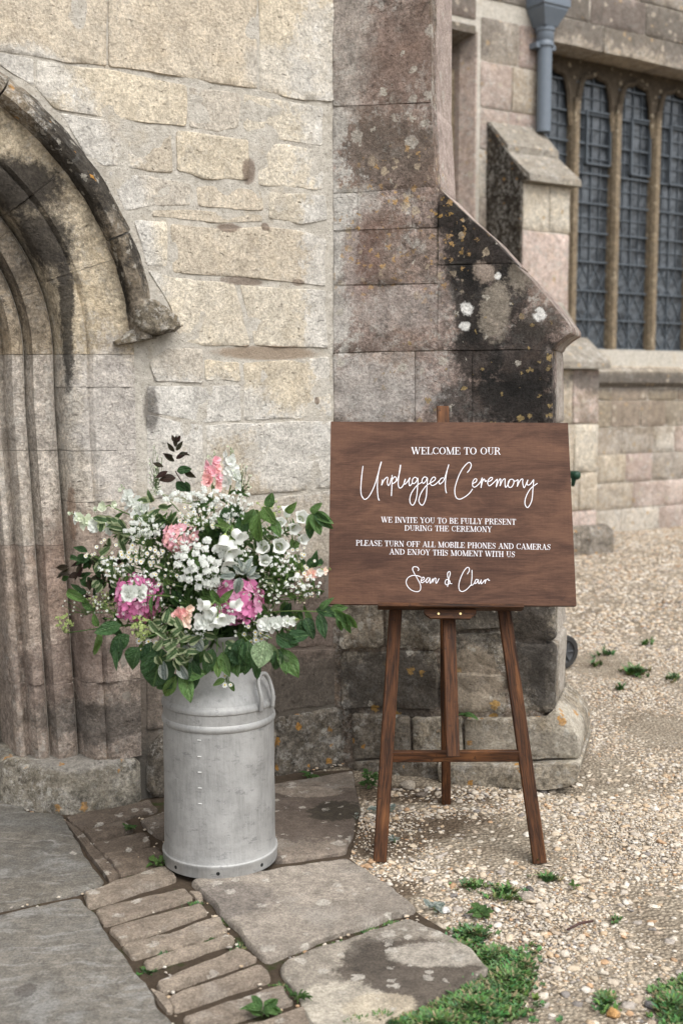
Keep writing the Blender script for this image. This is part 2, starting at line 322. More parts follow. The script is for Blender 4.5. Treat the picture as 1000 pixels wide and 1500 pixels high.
# mortar backing, cut round the doorway
V = []; Fc = []; NZ = 70
zs = list(np.linspace(-.1, AZ, 24)) + list(AZ + .9 * np.sin(np.linspace(0, PI / 2, 22))[1:]) + list(np.linspace(AZ + .92, 5.6, 24))
def hw(z): return 0.9 if z <= AZ else (math.sqrt(max(0, .9 ** 2 - (z - AZ) ** 2)))
for side in (1, -1):
    b0 = len(V); uE = .83 if side > 0 else -4.2; nu = 26
    for z in zs:
        ua = AU + side * hw(z)
        for k in range(nu):
            u = ua + (uE - ua) * k / (nu - 1); V.append((u, -.0005 + nz(u, z, 3, 9, 5) * .006, z))
    for i in range(len(zs) - 1):
        for k in range(nu - 1):
            q = (b0 + i * nu + k, b0 + i * nu + k + 1, b0 + (i + 1) * nu + k + 1, b0 + (i + 1) * nu + k); Fc.append(q if side > 0 else q[::-1])
part('mortar_wall', V, Fc, M_MORTAR, porch, smooth=True, fix=False, centre=False)
part('wall_core', *(lambda m: (m.V, m.F))(MB().box((.0, .06, -.1), (.83, .5, 5.6)).box((-4.2, .06, -.1), (2 * AU - .05, .5, 5.6)).box((2 * AU - .05, .06, 2.62), (0, .5, 5.6)).box((.5, .5, -.1), (.83, 6, 5.6))), M_MORTAR, porch)
CREAM = lin(202, 193, 176); BUFF = lin(198, 187, 167); GREY = lin(184, 176, 163); GREYB = lin(192, 181, 163)
def S(pts, tint, **k): wall_px.append((pts, tint, k))
wall_px = []
S([(-90, -110), (156, -90), (157, 97), (100, 92), (50, 84), (-90, 62)], GREYB); S([(159, -90), (375, -80), (377, 131), (310, 122), (215, 104), (159, 98)], GREYB); S([(379, -80), (492, -75), (487, 149), (440, 147), (379, 133)], BUFF)
S([(-30, 73), (49, 87), (51, 128), (30, 115), (-20, 82)], GREY); S([(53, 88), (160, 103), (273, 125), (273, 185), (180, 177), (80, 160), (53, 130)], BUFF); S([(276, 127), (353, 137), (350, 187), (320, 195), (277, 186)], GREY)
S([(356, 137), (473, 157), (472, 214), (367, 200), (355, 186)], CREAM)
S([(88, 165), (125, 172), (180, 181), (178, 245), (150, 243), (125, 228)], GREY); S([(187, 186), (220, 187), (251, 194), (253, 254), (220, 252), (187, 246)], GREYB); S([(258, 191), (320, 199), (365, 205), (364, 264), (300, 263), (259, 250)], BUFF); S([(374, 206), (473, 219), (474, 279), (379, 272)], CREAM)
S([(158, 251), (220, 257), (280, 270), (281, 301), (220, 303), (182, 309)], GREY); S([(287, 274), (320, 270), (384, 279), (387, 309), (345, 307), (289, 302)], GREYB); S([(393, 281), (476, 287), (479, 322), (440, 329), (393, 320)], CREAM); S([(224, 308), (280, 307), (384, 315), (386, 324), (320, 327), (250, 319), (222, 316)], GREYB, res=.02)
S([(196, 323), (244, 323), (246, 392), (214, 390), (207, 360)], CREAM); S([(250, 328), (320, 335), (390, 332), (440, 337), (478, 352), (476, 419), (380, 409), (280, 402), (250, 399)], GREYB)
S([(216, 395), (250, 405), (344, 416), (366, 503), (363, 508), (298, 507), (262, 500), (250, 450)], CREAM); S([(351, 417), (476, 426), (481, 510), (372, 507)], CREAM)
S([(245, 509), (297, 511), (297, 561), (227, 559), (218, 530)], GREY); S([(300, 526), (350, 531), (352, 559), (300, 557)], BUFF); S([(356, 531), (482, 523), (486, 611), (356, 616)], BUFF)
S([(215, 565), (297, 565), (352, 564), (352, 616), (300, 619), (215, 603)], GREY); S([(215, 608), (298, 622), (298, 730), (215, 730)], GREY); S([(302, 623), (352, 620), (487, 616), (487, 714), (302, 733)], GREYB)
S([(215, 734), (338, 737), (338, 842), (215, 842)], GREY); S([(342, 737), (487, 719), (487, 840), (342, 843)], GREY); PB = lin(142, 132, 122)
S([(215, 846), (300, 846), (300, 955), (215, 960)], PB); S([(303, 846), (395, 846), (395, 952), (303, 955)], PB); S([(399, 846), (487, 845), (487, 946), (399, 950)], PB)
S([(215, 964), (300, 960), (300, 1060), (215, 1070)], PB); S([(303, 960), (398, 954), (398, 1046), (303, 1058)], PB); S([(401, 954), (495, 950), (496, 1030), (401, 1046)], PB); 
for i, (pts, tint, k) in enumerate(wall_px):
    q = [WALL.uz(*p) for p in pts]; f = rs.uniform(.9, 1.08)
    kk = dict(bevel=.003, jit=.0028, relief=.004, rnd=.006, res=.022, rings=(.88, .7, .5, .3, .14), rf=9); kk.update(k)
    wall_stone(inset(q, .0008), -.0015 - rs.uniform(0, .0035), .05, M_WALL, porch, i, tuple(c * f for c in tint), **kk)
for i, (pts, h) in enumerate([([(300, 1062), (398, 1050), (398, 1150), (300, 1165)], -.012), ([(402, 1050), (450, 1043), (506, 1034), (514, 1075), (516, 1112), (470, 1128), (402, 1140)], -.03), ([(216, 1090), (232, 1075), (246, 1060), (250, 1165), (230, 1172), (214, 1165)], -.03), ([(250, 1070), (298, 1065), (298, 1168), (250, 1172)], -.01)]):
    wall_stone([WALL.uz(*p) for p in pts], h, .09, M_PLINTH, porch, 40 + i, lin(112, 105, 95), 'plinth_stone', bevel=.015, jit=.006, relief=.012, rnd=.02)

# the doorway: mouldings swept up the jambs and round the arch, stone by stone
OUTER = [(0, .002), (.03, -.002), (.08, .001), (.13, -.001), (.15, .0), (.156, .007), (.163, .019), (.171, .011), (.18, .011), (.193, .015), (.208, .022), (.222, .032), (.232, .042), (.238, .06), (.241, .09), (.244, .14), (.246, .155)]
INNER = [(.246, .155), (.25, .172), (.255, .165), (.257, .118), (.272, .109), (.33, .106), (.336, .15), (.342, .19), (.348, .19), (.352, .15), (.37, .137), (.393, .142), (.404, .168), (.406, .218), (.414, .214), (.43, .192), (.446, .198), (.452, .22), (.453, .44)]
def sweep(prof, a0, a1, kind, seed, push=0.0, amp=.003, gap=.002):
    L = abs(a1 - a0) * (1 if kind != 'A' else AR); n = max(3, int(L / .025)); g = gap / (1 if kind != 'A' else AR) * (1 if a1 > a0 else -1)
    P = []; pr = []
    for (x, y) in zip(prof[:-1], prof[1:]):
        k = max(1, int(math.hypot(y[0] - x[0], y[1] - x[1]) / .02)); pr += [(x[0] + (y[0] - x[0]) * j / k, x[1] + (y[1] - x[1]) * j / k) for j in range(k)]
    pr.append(prof[-1]); m_ = len(pr)
    for i in range(n + 1):
        t = a0 + g + (a1 - a0 - 2 * g) * i / n
        for (o, h) in pr:
            u, z = apath(t, o, kind); w_ = nz(u * 1.5 + seed, z, h, 14, 5) * amp
            P.append((u + w_ * .3, h + push + w_ * 1.2, z))
    Q = [(i * m_ + k, i * m_ + k + 1, (i + 1) * m_ + k + 1, (i + 1) * m_ + k) for i in range(n) for k in range(m_ - 1)]
    Q += [tuple(range(m_)), tuple(range(n * m_, n * m_ + m_))]
    if kind != 'L' : Q = [q[::-1] for q in Q]
    return P, Q
dc = MB()
for kd, a0, a1 in (('R', 0, AZ), ('A', 0, PI), ('L', 0, AZ)):
    P, Q = sweep([(o - .009, h) for o, h in OUTER + INNER[1:]], a0, a1, kd, 0, push=.016, amp=.001, gap=0); dc.add(P, Q)
arch = part('doorway', dc.V, dc.F, M_MORTAR, porch, smooth=False, centre=False, fix=False)
J = lambda y: WALL.uz(150, y)[1]
zo = [.165, J(1000), J(870), J(735), J(660), J(567), AZ]; zi = [.165, J(1005), J(800), J(660), AZ + .0]
for side in 'RL':
    for prof, zz, nm in ((OUTER, zo, 'o'), (INNER, zi, 'i')):
        for a, b in zip(zz[:-1], zz[1:]):
            P, Q = sweep(prof, a, b, side, rs.uniform(0, 9), amp=.013 if a < .75 else .006, push=-.009, gap=.001)
            f = rs.uniform(.88, 1.1); o = part('jamb_stone', P, Q, M_JAMB, arch, auto=38, fix=False)
            base = lin(190, 182, 170) if prof is OUTER else lin(182, 173, 162)
            if a < .75: base = lin(168, 154, 142)
            o.color = (*[c * f for c in base], 1)
for prof, n in ((OUTER, 9), (INNER, 10)):
    for k in range(n):
        P, Q = sweep(prof, PI * k / n, PI * (k + 1) / n, 'A', rs.uniform(0, 9), amp=.006, push=-.009, gap=.001)
        f = rs.uniform(.88, 1.1); o = part('voussoir', P, Q, M_JAMB, arch, auto=38, fix=False)
        base = lin(190, 177, 154) if prof is OUTER else lin(158, 145, 126); o.color = (*[c * f for c in base], 1)
HOODP = [(.014, .02), (.012, -.03), (.008, -.062), (-.006, -.074), (-.028, -.074), (-.036, -.066), (-.066, -.03), (-.088, .0), (-.09, .02)]
hb = [R(3), math.atan2(WALL.uz(158, 352)[1] - AZ, WALL.uz(158, 352)[0] - AU), R(58), R(84), R(110), R(138), R(177)]
for a, b in zip(hb[:-1], hb[1:]):
    P, Q = sweep(HOODP, a, b, 'A', rs.uniform(0, 9), amp=.015, gap=.003); o = part('hood_stone', P, Q, M_HOOD, porch, auto=40, fix=True); f = rs.uniform(.8, 1.1); o.color = (*[c * f for c in lin(125, 116, 103)], 1)
for pts, h, th in (([(190, 440), (212, 436), (238, 455), (254, 470), (255, 488), (213, 490), (190, 482)], -.085, .1), ([(158, 505), (186, 484), (246, 487), (215, 497), (178, 507)], -.05, .06)):
    o = wall_stone([WALL.uz(*p) for p in pts], h, th, M_HOOD, porch, 77, lin(120, 112, 98), 'label_stop', bevel=.014, jit=.005, relief=.008, rnd=.02, res=.015)
# base block of the jamb
for sx in (1, -1):
    ft = [(.0, -.03), (-.12, -.035), (-.285, -.03), (-.33, .02), (-.40, .1), (-.43, .15), (-.46, .2), (-.46, .42), (.0, .42)]
    if sx < 0: ft = [(2 * AU - u, h) for u, h in ft]
    V, Fc = slab(ft, .19, 8 if sx > 0 else 9, bevel=.022, jit=.006, relief=.01, rnd=.03, res=.03, rf=9)
    V = [(a, b - (.0 if t > -.1 else .006), .168 + t * (1.0) ) for a, b, t in V]
    o = part('base_stone', V, Fc, M_PLINTH, arch, auto=60); o.color = (*lin(140, 134, 122), 1)
dm = NT('old_oak_door'); _q = dm.obj(); M_DOOR = dm.done(dm.mix(dm.noise(dm.scale(_q, (40, 40, 2)), 3, 5), (.012, .009, .007), (.05, .036, .025)), .7)
dcore = MB().box((2 * AU + .45, .45, 0), (-.4, .49, 2.2)).build('door', M_DOOR, porch)
for k in range(7):
    u0 = 2 * AU + .455 + k * .147; o = MB().box((u0, .425, .02), (u0 + .141, .448, 2.15)).build('door_plank', M_DOOR); o.parent = dcore; o.location = Vector(o.location) - Vector(dcore.location)

# ------------------------------------------------------------------ diagonal buttress: every block runs through its whole thickness
BT = .38
bl = MB(); prof = [(-.02, -.1), (.84, -.1), (.838, 1.62), (.75, 1.76), (.385, 2.19), (.362, 5.5), (-.02, 5.5)]
bl.prism(prof, lambda p: (p[0], .0035, p[1]), lambda p: (p[0], BT - .004, p[1]))
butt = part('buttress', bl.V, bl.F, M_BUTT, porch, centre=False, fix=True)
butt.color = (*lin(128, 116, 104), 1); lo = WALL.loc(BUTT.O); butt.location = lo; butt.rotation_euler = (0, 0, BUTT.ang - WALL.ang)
PK = lin(146, 131, 123); PK2 = lin(153, 142, 134); PK3 = lin(138, 123, 114)
bpx = [([(487, -90), (625, -90), (630, 149), (489, 154)], PK3), ([(488, 157), (630, 152), (636, 274), (489, 282)], PK3),
       ([(489, 285), (522, 284), (522, 334), (489, 336)], PK2), ([(525, 283), (600, 277), (602, 333), (525, 335)], PK), ([(603, 277), (636, 274), (641, 283), (640, 332), (604, 333)], PK),
       ([(643, 276), (670, 304), (715, 344), (752, 384), (643, 387)], PK), ([(490, 339), (638, 335), (639, 414), (490, 417)], PK3), ([(642, 390), (752, 387), (778, 412), (808, 446), (834, 479), (835, 487), (824, 493), (811, 503), (807, 511), (642, 512)], PK),
       ([(490, 420), (639, 417), (639, 512), (490, 516)], PK), ([(490, 519), (606, 516), (606, 620), (491, 622)], PK2), ([(609, 516), (690, 515), (690, 620), (609, 620)], PK), ([(693, 515), (806, 513), (808, 620), (693, 620)], PK),
       ([(491, 625), (640, 623), (640, 720), (491, 722)], PK2), ([(643, 623), (808, 623), (809, 720), (643, 720)], PK), ([(491, 725), (700, 723), (700, 835), (491, 838)], PK), ([(703, 723), (809, 723), (811, 835), (703, 835)], PK),
       ([(495, 841), (560, 840), (562, 950), (497, 950)], PK3), ([(563, 840), (645, 839), (646, 951), (565, 950)], PK), ([(648, 839), (740, 838), (738, 920), (649, 926)], PK2), ([(742, 838), (811, 838), (813, 940), (742, 935)], PK),
       ([(498, 954), (640, 953), (642, 1040), (500, 1036)], PK3), ([(645, 930), (738, 925), (740, 985), (645, 980)], PK2), ([(646, 984), (740, 989), (741, 1046), (647, 1044)], PK), ([(742, 940), (813, 943), (813, 1003), (811, 1044), (744, 1046)], PK)]
for i, (pts, tint) in enumerate(bpx):
    q = [BUTT.uz(*p) for p in pts]; f = rs.uniform(.88, 1.08); rough = min(p[1] for p in pts) > 830
    if rough: tint = lin(140, 132, 119)
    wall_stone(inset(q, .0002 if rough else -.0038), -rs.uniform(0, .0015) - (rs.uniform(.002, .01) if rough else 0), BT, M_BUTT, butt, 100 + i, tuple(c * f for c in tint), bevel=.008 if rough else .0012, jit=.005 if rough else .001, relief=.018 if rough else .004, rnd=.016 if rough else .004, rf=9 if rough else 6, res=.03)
for i, (pts, h, th) in enumerate([([(516, 1043), (600, 1049), (604, 1104), (518, 1112)], -.02, BT), ([(604, 1049), (677, 1050), (681, 1109), (607, 1106)], -.022, BT), ([(680, 1051), (770, 1050), (808, 1047), (812, 1034), (830, 1052), (847, 1074), (849, 1108), (760, 1111), (684, 1110)], -.026, BT + .05),
                                  ([(516, 1114), (604, 1108), (640, 1112), (648, 1140), (520, 1130)], -.03, BT), ([(643, 1112), (760, 1114), (800, 1112), (850, 1110), (850, 1130), (838, 1143), (800, 1149), (700, 1146), (650, 1140)], -.07, BT + .1)]):
    wall_stone([BUTT.uz(*p) for p in pts], h, th, M_PLINTH, butt, 140 + i, lin(*((116, 108, 97) if i in (0, 3) else (150, 141, 126))), 'plinth_stone', bevel=.006, jit=.004, relief=.007, rnd=.01, rf=9)
# ------------------------------------------------------------------ the church nave beyond
def npos(px, py, h=0): u, z = NAVE.uz(px, py, h); return NAVE.world(u, h, z)
M_NAVE = stone_mat('nave_ashlar', var=.5, mottle=(.7, 1.25), pits=.4, stains=[(npos(930, 590), (2.5, 2.5, .4), .9, (.22, .18, .13), .75), (npos(900, 560), (3, 3, .12), .6, (.13, .12, .11), .7), (npos(900, 30), (3, 3, .35), .8, (.12, .105, .09), .75),
                   (npos(690, 30), (.5, .5, .4), .7, (.15, .13, .11), .6)], lichen=[(14, .45, .25, (.46, .4, .32), None), (16, .45, .1, (.4, .29, .17), None)], bump=.015, crusty=.8, darks=.4)
M_FRAMEST = stone_mat('yellow_window_stone', tints=(*lin(132, 119, 100), 1), var=.5, mottle=(.6, 1.3), stains=[(npos(900, 130, .3), (3, 3, .35), .5, (.06, .048, .036), .85)], lichen=[(18, .5, .2, (.35, .3, .22), None)], bump=.012)
gt = NT('dark_leaded_glass'); _p = gt.pos(); _n = gt.noise(_p, 9, 3); _v = gt.voro(_p, 14, out='Color')
_sc = gt.n('SeparateColor'); gt.put(_sc.inputs[0], gt.voro(gt.scale(_p, (1, 1, .7)), 7, out='Color')); M_GLASS = gt.done(gt.mix(gt.math('ADD', gt.math('MULTIPLY', _n, .4), gt.math('MULTIPLY', _sc.outputs[0], .7)), (.016, .019, .023), (.07, .08, .09)), .22, gt.bump(gt.noise(_p, 5, 2), .04), spec=.55)
lt = NT('lead_came'); M_LEAD = lt.done((.085, .1, .115), .6)
nave = empty('church_nave', NAVE.O, NAVE.ang, 'far church nave wall of pinkish stone with tall leaded windows and a buttress', 'building')
nr = random.Random(11)
NTINT = [lin(182, 166, 156), lin(178, 166, 150), lin(188, 176, 158), lin(174, 157, 148), lin(170, 160, 148), lin(192, 184, 172)]
def nstone(u0, u1, z0, z1, h=0.0, th=.12, m=None, tints=NTINT, parent=None, name='stone'):
    g = .003; q = [(u0 + g, z0 + g), (u1 - g, z0 + g), (u1 - g, z1 - g), (u0 + g, z1 - g)]
    f = nr.uniform(.88, 1.1); return wall_stone(q, h - nr.uniform(0, .008), th, m or M_NAVE, parent or nave, nr.random(), tuple(c * f for c in nr.choice(tints)), name, bevel=.006, jit=.006, relief=.006, rnd=.012, res=.16, rings=(.5,))
def courses(u0, u1, z0, z1, hgt, lens, h=0.0, **k):
    z = z0
    while z < z1 - .05:
        zz = min(z + nr.uniform(*hgt), z1); zz = z1 if z1 - zz < .12 else zz; u = u0
        while u < u1 - .02:
            uu = u + nr.uniform(*lens); uu = u1 if u1 - uu < .18 else uu
            nstone(u, uu, z, zz, h, **k); u = uu
        z = zz
WU0, WU1 = -1.02, 4.1; SILL = 1.93; LINT = 4.85; GH = .33
zstr = NAVE.uz(940, 541)[1]
mb = MB()
for (a, b, c, d) in ((-1.86, WU0, -.1, 6.6), (WU0, WU1, -.1, SILL - .02), (WU0, WU1, LINT + .02, 6.6), (WU1, 5.2, -.1, 6.6), (-4.3, -1.86, -.1, 1.9), (-4.3, -1.86, 4.8, 6.6), (-6, -4.3, -.1, 6.6)):
    mb.box((a, .006, c), (b, .5, d))
mb.build('wall_core', M_MORTAR, nave)
courses(-1.1, 5.2, -.06, zstr - .19, (.24, .36), (.3, .75))
courses(-6, -1.1, -.06, zstr - .19, (.24, .36), (.3, .8))
courses(-1.8, WU0 - .0, SILL, LINT + .1, (.35, .5), (.35, .5)); courses(WU1, 5.2, SILL, LINT, (.3, .4), (.4, .6))
courses(-6, -4.3, 1.75, 4.8, (.3, .4), (.4, .7))
courses(-1.86, 5.2, LINT + .26, 6.2, (.28, .38), (.5, .9)); courses(-6, -1.86, LINT + .05, 6.2, (.28, .38), (.5, .9))
for k in range(6): nstone(WU0 - .1 + k * .88, WU0 - .1 + (k + 1) * .88, LINT, LINT + .26, -.004, .36, name='lintel_stone')
# string course and sloping sill
sc = [(-.0, zstr - .19), (-.055, zstr - .14), (-.07, zstr - .03), (.0, zstr + .02), (.06, zstr + .02), (.06, zstr - .19)]
for k in range(12):
    u0 = -6 + k * .95; MB().prism(sc, lambda p: (u0 + .003, p[0], p[1]), lambda p: (u0 + .947, p[0], p[1])).build('string_stone', M_NAVE, nave).color = (*lin(150, 142, 130), 1)
sp = [(.0, zstr + .022), (.02, zstr + .06), (GH + .05, SILL + .01), (GH + .05, SILL - .1), (.0, zstr - .01)]
for k in range(4):
    u0 = WU0 + k * 1.28; MB().prism(sp, lambda p: (u0 + .002, p[0], p[1]), lambda p: (u0 + 1.277, p[0], p[1])).build('sill_stone', M_NAVE, nave).color = (*lin(196, 184, 164), 1)
# main window: stone mullions, arched heads, lead lattice
win = MB().prism([(WU0 - .02, .0), (WU0 + .1, GH + .08), (WU0 - .02, GH + .12)], lambda p: (p[0], p[1], SILL), lambda p: (p[0], p[1], LINT)).build('window', M_FRAMEST, nave, centre=False)
def mull(u): return [(u - .03, .22), (u + .03, .22), (u + .045, .26), (u + .045, .35), (u - .045, .35), (u - .045, .26)]
SPR, APX = NAVE.uz(905, 172, .25)[1], NAVE.uz(905, 112, .25)[1]
u1 = NAVE.uz(845, 300, .2)[0]; du = NAVE.uz(906, 300, .2)[0] - u1
edges = [u1 - du] + [u1 + i * du for i in range(8)]
def bar(mb, a, b, w_, h0, h1):                 # flat bar between two (u, z) points
    d = np.array(b) - np.array(a); n_ = np.array([-d[1], d[0]]); n_ = n_ / np.linalg.norm(n_) * w_ / 2
    q = [tuple(np.array(a) + n_), tuple(np.array(a) - n_), tuple(np.array(b) - n_), tuple(np.array(b) + n_)]
    mb.prism(q, lambda p: (p[0], h0, p[1]), lambda p: (p[0], h1, p[1]))
def clipseg(a, b, u0, u1_, z0, z1):
    (x0, y0), (x1, y1) = a, b; dx, dy = x1 - x0, y1 - y0; t0, t1 = 0, 1
    for p, q in ((-dx, x0 - u0), (dx, u1_ - x0), (-dy, y0 - z0), (dy, z1 - y0)):
        if abs(p) < 1e-9:
            if q < 0: return None
        else:
            t = q / p
            if p < 0: t0 = max(t0, t)
            else: t1 = min(t1, t)
    return None if t0 >= t1 else ((x0 + dx * t0, y0 + dy * t0), (x0 + dx * t1, y0 + dy * t1))
for i, (a, b) in enumerate(zip(edges[:-1], edges[1:])):
    if i > 0: MB().prism(mull(a), lambda p: (p[0], p[1], SILL - .03), lambda p: (p[0], p[1], SPR + .12)).build('mullion', M_FRAMEST, win)
    g0, g1, c = a + .05, b - .05, (a + b) / 2
    MB().box((g0 - .03, GH, SILL - .05), (g1 + .03, GH + .012, LINT)).build('pane', M_GLASS, win)
    # head: plate with a pointed cusped opening and a raised rib
    N = 10; cur = []
    hw_ = (g1 - g0) / 2
    for k in range(-N, N + 1):
        s = k / N; y = (1 - abs(s) ** 2.4) ** .6; cur.append((c + s * hw_, SPR + (APX - SPR) * (y - (.08 * math.sin(abs(s) * PI * 2) if abs(s) < .95 else 0))))
    top = LINT; mbh = MB()
    for p, q in zip(cur[:-1], cur[1:]): mbh.prism([p, q, (q[0], top), (p[0], top)], lambda p: (p[0], .3, p[1]), lambda p: (p[0], .36, p[1]))
    for x0, x1 in ((a, g0), (g1, b)): mbh.prism([(x0, SPR), (x1, SPR), (x1, top), (x0, top)], lambda p: (p[0], .298, p[1]), lambda p: (p[0], .36, p[1]))
    mbh.tube([(p[0], .285, p[1]) for p in [(g0 - .02, SPR - .15)] + cur + [(g1 + .02, SPR - .15)]], .032, 6)
    mbh.build('arched_head', M_FRAMEST, win)
    ld = MB(); zd = NAVE.uz(905, 386, GH)[1]
    bar(ld, (c, SILL), (c, APX), .009, GH - .02, GH - .004)
    zz = SILL
    while zz < APX: bar(ld, (g0, zz), (g1, zz), .014, GH - .035, GH - .012); zz += .3
    st = .17
    for k in range(-30, 30):
        for sgn in (1, -1):
            sg = clipseg((g0 + k * st, SILL), (g0 + k * st + sgn * 3 * .62, SILL + 3), g0, g1, SILL, zd)
            if sg and not (i == 2 and sg[0][1] > SILL and k % 1): bar(ld, sg[0], sg[1], .0075, GH - .012, GH - .002)
    for k in range(1, 4):
        zz = zd + k * .27
    zz = zd + .15
    while zz < APX - .1: bar(ld, (g0, zz), (g1, zz), .009, GH - .016, GH - .002); zz += .3
    for f in (.25, .75): bar(ld, (g0 + (g1 - g0) * f, zd), (g0 + (g1 - g0) * f, APX - .1), .006, GH - .014, GH - .002)
    ld.build('leading', M_LEAD, win)
    if i in (1, 2, 3):
        fr = MB(); f0, f1 = c - .04 if i != 1 else c - .1, g1 - .01; z0, z1 = (NAVE.uz(905, 247, GH)[1], NAVE.uz(905, 172, GH)[1]); z0 -= .05 * (i - 1)
        for s_ in (((f0, z0), (f1, z0)), ((f0, z1), (f1, z1)), ((f0, z0), (f0, z1)), ((f1, z0), (f1, z1))): bar(fr, *s_, .015, GH - .05, GH - .01)
        fr.build('casement', M_LEAD, win)
# second window, most of it behind the porch: its right jamb shows
j2 = -1.86
w2 = MB().prism([(j2, .0), (j2 + .02, .0), (j2 + .02, .5), (j2 - .07, .5), (j2 - .07, .15)], lambda p: (p[0], p[1], 1.9), lambda p: (p[0], p[1], 4.8)).build('window', M_NAVE, nave, centre=False)
w2.color = (*lin(184, 166, 155), 1)
MB().prism([(j2 - .072, .22), (j2 - .072, .5), (j2 - .2, .5), (j2 - .2, .32), (j2 - .13, .22)], lambda p: (p[0], p[1], 1.9), lambda p: (p[0], p[1], 4.5)).build('jamb_stone', M_FRAMEST, w2)
MB().box((-4.3, .4, 1.9), (j2 - .19, .42, 4.8)).build('pane', M_GLASS, w2)
MB().prism([(0, 4.78), (.5, 4.62), (.5, 4.85), (0, 4.85)], lambda p: (-4.3, p[0], p[1]), lambda p: (j2 - .002, p[0], p[1])).build('lintel_stone', M_NAVE, w2).color = (*lin(120, 110, 96), 1)
# nave buttress in two stages with sloping tops
nb = empty('tmp'); bpy.data.objects.remove(nb)
H1, H2 = -.5, -.98
bu1 = NAVE.uz(834, 350, H1)[0]; bu0 = NAVE.uz(765, 350, H1)[0]; lu1 = NAVE.uz(877, 600, H2)[0]; lu0 = bu0 - .06
zT = NAVE.uz(765, 185, 0)[1]; zM = NAVE.uz(800, 225, -.22)[1]; zD = NAVE.uz(800, 268, H1 - .06)[1]
zL0 = NAVE.uz(860, 445, H1)[1]; zL1 = NAVE.uz(860, 540, H2 - .05)[1]
bm_ = MB().box((bu0 + .01, H1 + .012, 0), (bu1 - .01, .02, zD)).build('buttress', M_MORTAR, nave, centre=False)
def blk(u0, u1, h0, h1, z0, z1, tint, m=None):
    q = [(u0, z0), (u1, z0), (u1, z1), (u0, z1)]; o = wall_stone(inset(q, .004), h0, h1 - h0, m or M_NAVE, bm_, nr.random(), tint, bevel=.01, jit=.004, relief=.005, rnd=.01, res=.2, rings=(.5,)); return o
LG = lin(205, 196, 180); PN = lin(196, 178, 168)
um = (bu0 + bu1) / 2 + .03; zs1 = NAVE.uz(800, 340, H1)[1]
for a in ((bu0, um, H1, .0, zs1, zD, LG), (um, bu1, H1, .0, zs1, zD, LG), (bu0, bu1, H1, .0, zL0 - .1, zs1, PN)): blk(*a)
zc = zL1
for (z1_, z0_) in ((zL1, zL1 - .5), (zL1 - .5, zL1 - .95), (zL1 - .95, zL1 - 1.3), (zL1 - 1.3, .22)):
    s = nr.uniform(.35, .65); us = lu0 + (lu1 - lu0) * s
    blk(lu0, us, H2, .0, z0_, z1_, nr.choice([LG, PN, NTINT[2]])); blk(us, lu1, H2, .0, z0_, z1_, nr.choice([LG, PN, NTINT[2]]))
V, Fc = slab([(lu0 - .1, H2 - .12), (lu1 + .12, H2 - .12), (lu1 + .12, .05), (lu0 - .1, .05)], .3, 3, bevel=.05, jit=.02, relief=.02, rnd=.06, res=.08)
part('plinth_stone', [(a, b, .25 + t) for a, b, t in V], Fc, M_PLINTH, bm_, auto=60).color = (*lin(120, 112, 102), 1)
GC = lin(146, 139, 128)
def cop(u0, u1, prof): MB().prism(prof, lambda p: (u0, p[0], p[1]), lambda p: (u1, p[0], p[1])).build('coping_stone', M_NAVE, bm_).color = (*GC, 1)
e = .05
cop(bu0, bu1 + e, [(.0, zT), (-.27, zM + .02), (-.27, zM - .05), (.0, zM - .05)])
cop(bu0, bu1 + e, [(.0, zM - .053), (-.24, zM - .053), (-.25, zM - .03), (H1 - .08, zD + .06), (H1 - .09, zD), (.0, zD)])
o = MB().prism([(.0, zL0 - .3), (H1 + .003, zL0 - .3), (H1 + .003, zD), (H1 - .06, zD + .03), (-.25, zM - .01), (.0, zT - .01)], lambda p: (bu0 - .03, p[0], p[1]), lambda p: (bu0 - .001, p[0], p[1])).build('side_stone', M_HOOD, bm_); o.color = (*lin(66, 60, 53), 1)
zk = (zL0 + zL1) / 2 + .02
cop(lu0 - e, lu1 - .05, [(H1 + .3, zL0 + .05), (H1 - .02, zL0), (-.74, zk + .02), (-.74, zk - .04), (H1 + .3, zk - .04)])
cop(lu0 - e, lu1 + e, [(H1 + .3, zk - .043), (-.75, zk - .043), (H2 - .08, zL1 + .06), (H2 - .09, zL1), (H1 + .3, zL1)])
# rainwater pipe
pt = NT('blue_grey_paint'); M_PIPE = pt.done(pt.mix(pt.noise(pt.pos(), 20, 4), (.105, .13, .16), (.145, .17, .2)), .45, spec=.4)
pu = NAVE.uz(796, 150, -.09)[0]; zh = NAVE.uz(800, 36, -.09)[1]
pipe = empty('rainwater_pipe', NAVE.world(pu, -.09, zh - 2.2), NAVE.ang, 'blue-grey painted rainwater pipe with hopper beside the nave window', 'drainpipe')
zb = zT - .05 - (zh - 2.2)
MB().tube([(0, 0, zb), (0, 0, 2.2)], .07, 16).build('pipe', M_PIPE, pipe, auto=40)
MB().lathe([(.07, 1.99), (.085, 1.99), (.085, 2.03), (.078, 2.04), (.085, 2.05), (.085, 2.12), (.095, 2.13), (.095, 2.16), (.07, 2.16)], 20).build('socket', M_PIPE, pipe, auto=40)
MB().box((-.12, -.02, 1.97), (.12, .085, 2.02)).build('bracket', M_PIPE, pipe)
hp = MB(); 
def ring4(w_, d_, z): return [(-w_, -d_, z), (w_, -d_, z), (w_, .085, z), (-w_, .085, z)]
rg = [ring4(.08, .085, 2.165), ring4(.095, .1, 2.2), ring4(.15, .15, 2.31), ring4(.15, .15, 2.33), ring4(.168, .165, 2.34), ring4(.168, .165, 2.62)]
hp.add([p for r_ in rg for p in r_], [(4 * i + k, 4 * i + (k + 1) % 4, 4 * i + 4 + (k + 1) % 4, 4 * i + 4 + k) for i in range(5) for k in range(4)] + [(20, 21, 22, 23)])
hp.build('hopper_head', M_PIPE, pipe)
